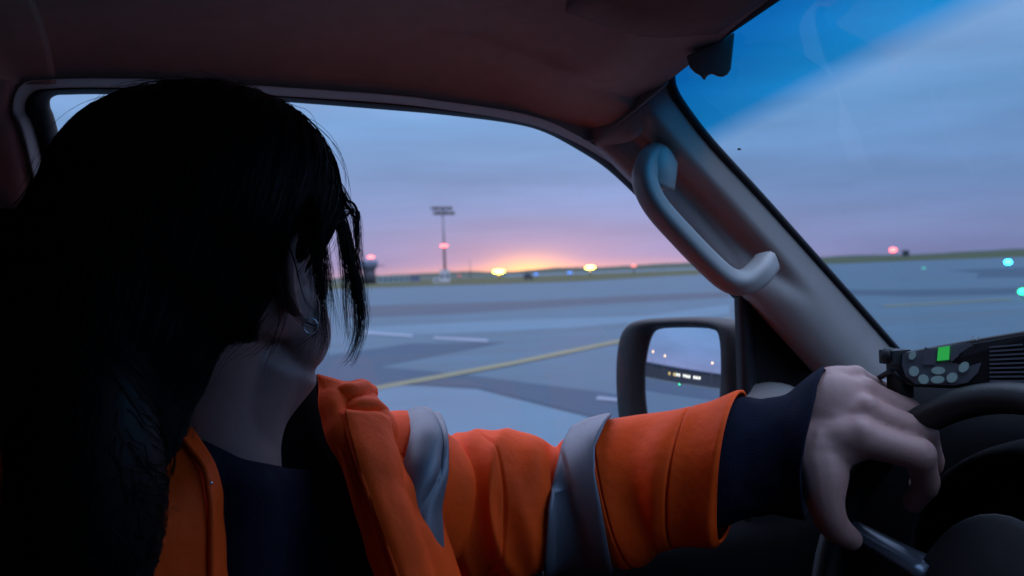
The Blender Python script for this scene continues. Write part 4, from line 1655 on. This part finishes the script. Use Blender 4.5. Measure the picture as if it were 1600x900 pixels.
# --- glasses and earring
keep(tube('glasses_temple', [P(455, 378, .69), P(485, 369, .70), P(515, 356, .72), (P(540, 338, .745)), P(552, 327, .76)], .0011, M['blackplastic'], n=8, ns=5), person)
keep(tube('glasses_rim', [P(545, 314, .765), P(553, 319, .763), P(558, 329, .762), P(560, 340, .763), P(558, 362, .765), P(556, 385, .768)], .0011, M['blackplastic'], n=8, ns=5), person)
keep(tube('glasses_hinge', [P(558.5, 331, .761), P(559.5, 343, .761)], .0022, M['blackplastic'], n=10, round_caps=True), person)
ring = [P(485, 509, .650) + X1 * math.cos(a) * .0045 + Y1 * math.sin(a) * .0055 + Z1 * math.cos(a) * .003 for a in [2 * math.pi * k / 20 for k in range(21)]]
keep(tube('earring', ring, .0006, M['silver'], n=8), person)

# ------------------------------------------------------------------ behind the vehicle: what the door mirror sees
TD = 150
tb_ = math.radians(MIRROR_BEARING)
tdir = Vector((math.sin(tb_), math.cos(tb_), 0))
tside = Vector((math.cos(tb_), -math.sin(tb_), 0))
trot = Matrix.Rotation(-tb_, 3, 'Z')
tc_ = tdir * TD
term = thing('terminal_building', 'long dark terminal with a row of lit windows, reflected in the door mirror', 'building', tc_)
keep(boxobj('wall', tc_ + Vector((0, 0, 2.8)) + tdir * 6, 90, 12, 5.6, M['walldark'], rot=trot), term)
keep(boxobj('roof', tc_ + Vector((0, 0, 5.85)) + tdir * 6, 92, 13, .5, M['wallblue'], rot=trot), term)
for k in range(13):
    if k % 4 == 3:
        continue
    xo = -9 + k * 1.5
    keep(boxobj('window', tc_ + tside * xo + Vector((0, 0, 3.0)) - tdir * .05, .8, .2, 1.0, M['lwiny'] if k > 9 else M['lwin'], rot=trot), term)
for k, (xo, hgt, dd, lb) in enumerate(((-21, 8.5, 0, 'lamp post reflected at the right end of the door mirror'), (-14, 8.8, 4, 'lamp post reflected second from right in the door mirror'),
                                       (12, 9, -4, 'lamp post reflected left of the lit windows in the door mirror'), (19, 9.5, 0, 'lamp post reflected at the left edge of the door mirror'))):
    b = tc_ + tside * xo - tdir * (12 + dd)
    o = thing('lamp_post', lb, 'lamp post', b, 'lamp posts by the terminal')
    keep(tube('pole', [b, b + Vector((0, 0, hgt))], [.16, .1], M['steel'], n=8), o)
    gg = Geo()
    gg.ellipsoid(b + Vector((0, 0, hgt + .3)), [Vector((.4, 0, 0)), Vector((0, .4, 0)), Vector((0, 0, .35))], 12, 8)
    keep(gg.obj('lamp_globe', M['lwarm']), o)
poly_sheet('taxiway', [tdir * 30 - tside * 14, tdir * 30 + tside * 14, tdir * 112 + tside * 60, tdir * 112 - tside * 60], .004, M['asphalt'])
poly_sheet('grass_strip', [tdir * 120 - tside * 150, tdir * 120 + tside * 150, tdir * 144 + tside * 170, tdir * 144 - tside * 170], .004, M['grass'])
b = tdir * 70 + tside * 2
o = thing('taxiway_light', 'small green light low in the door mirror', 'light', b, 'airfield lamps')
gg = Geo()
gg.ellipsoid(b + Vector((0, 0, .35)), [Vector((.22, 0, 0)), Vector((0, .22, 0)), Vector((0, 0, .18))], 10, 8)
keep(gg.obj('lamp_globe', M['lgrn2']), o)
keep(tube('post', [b, b + Vector((0, 0, .25))], .05, M['steel'], n=6), o)
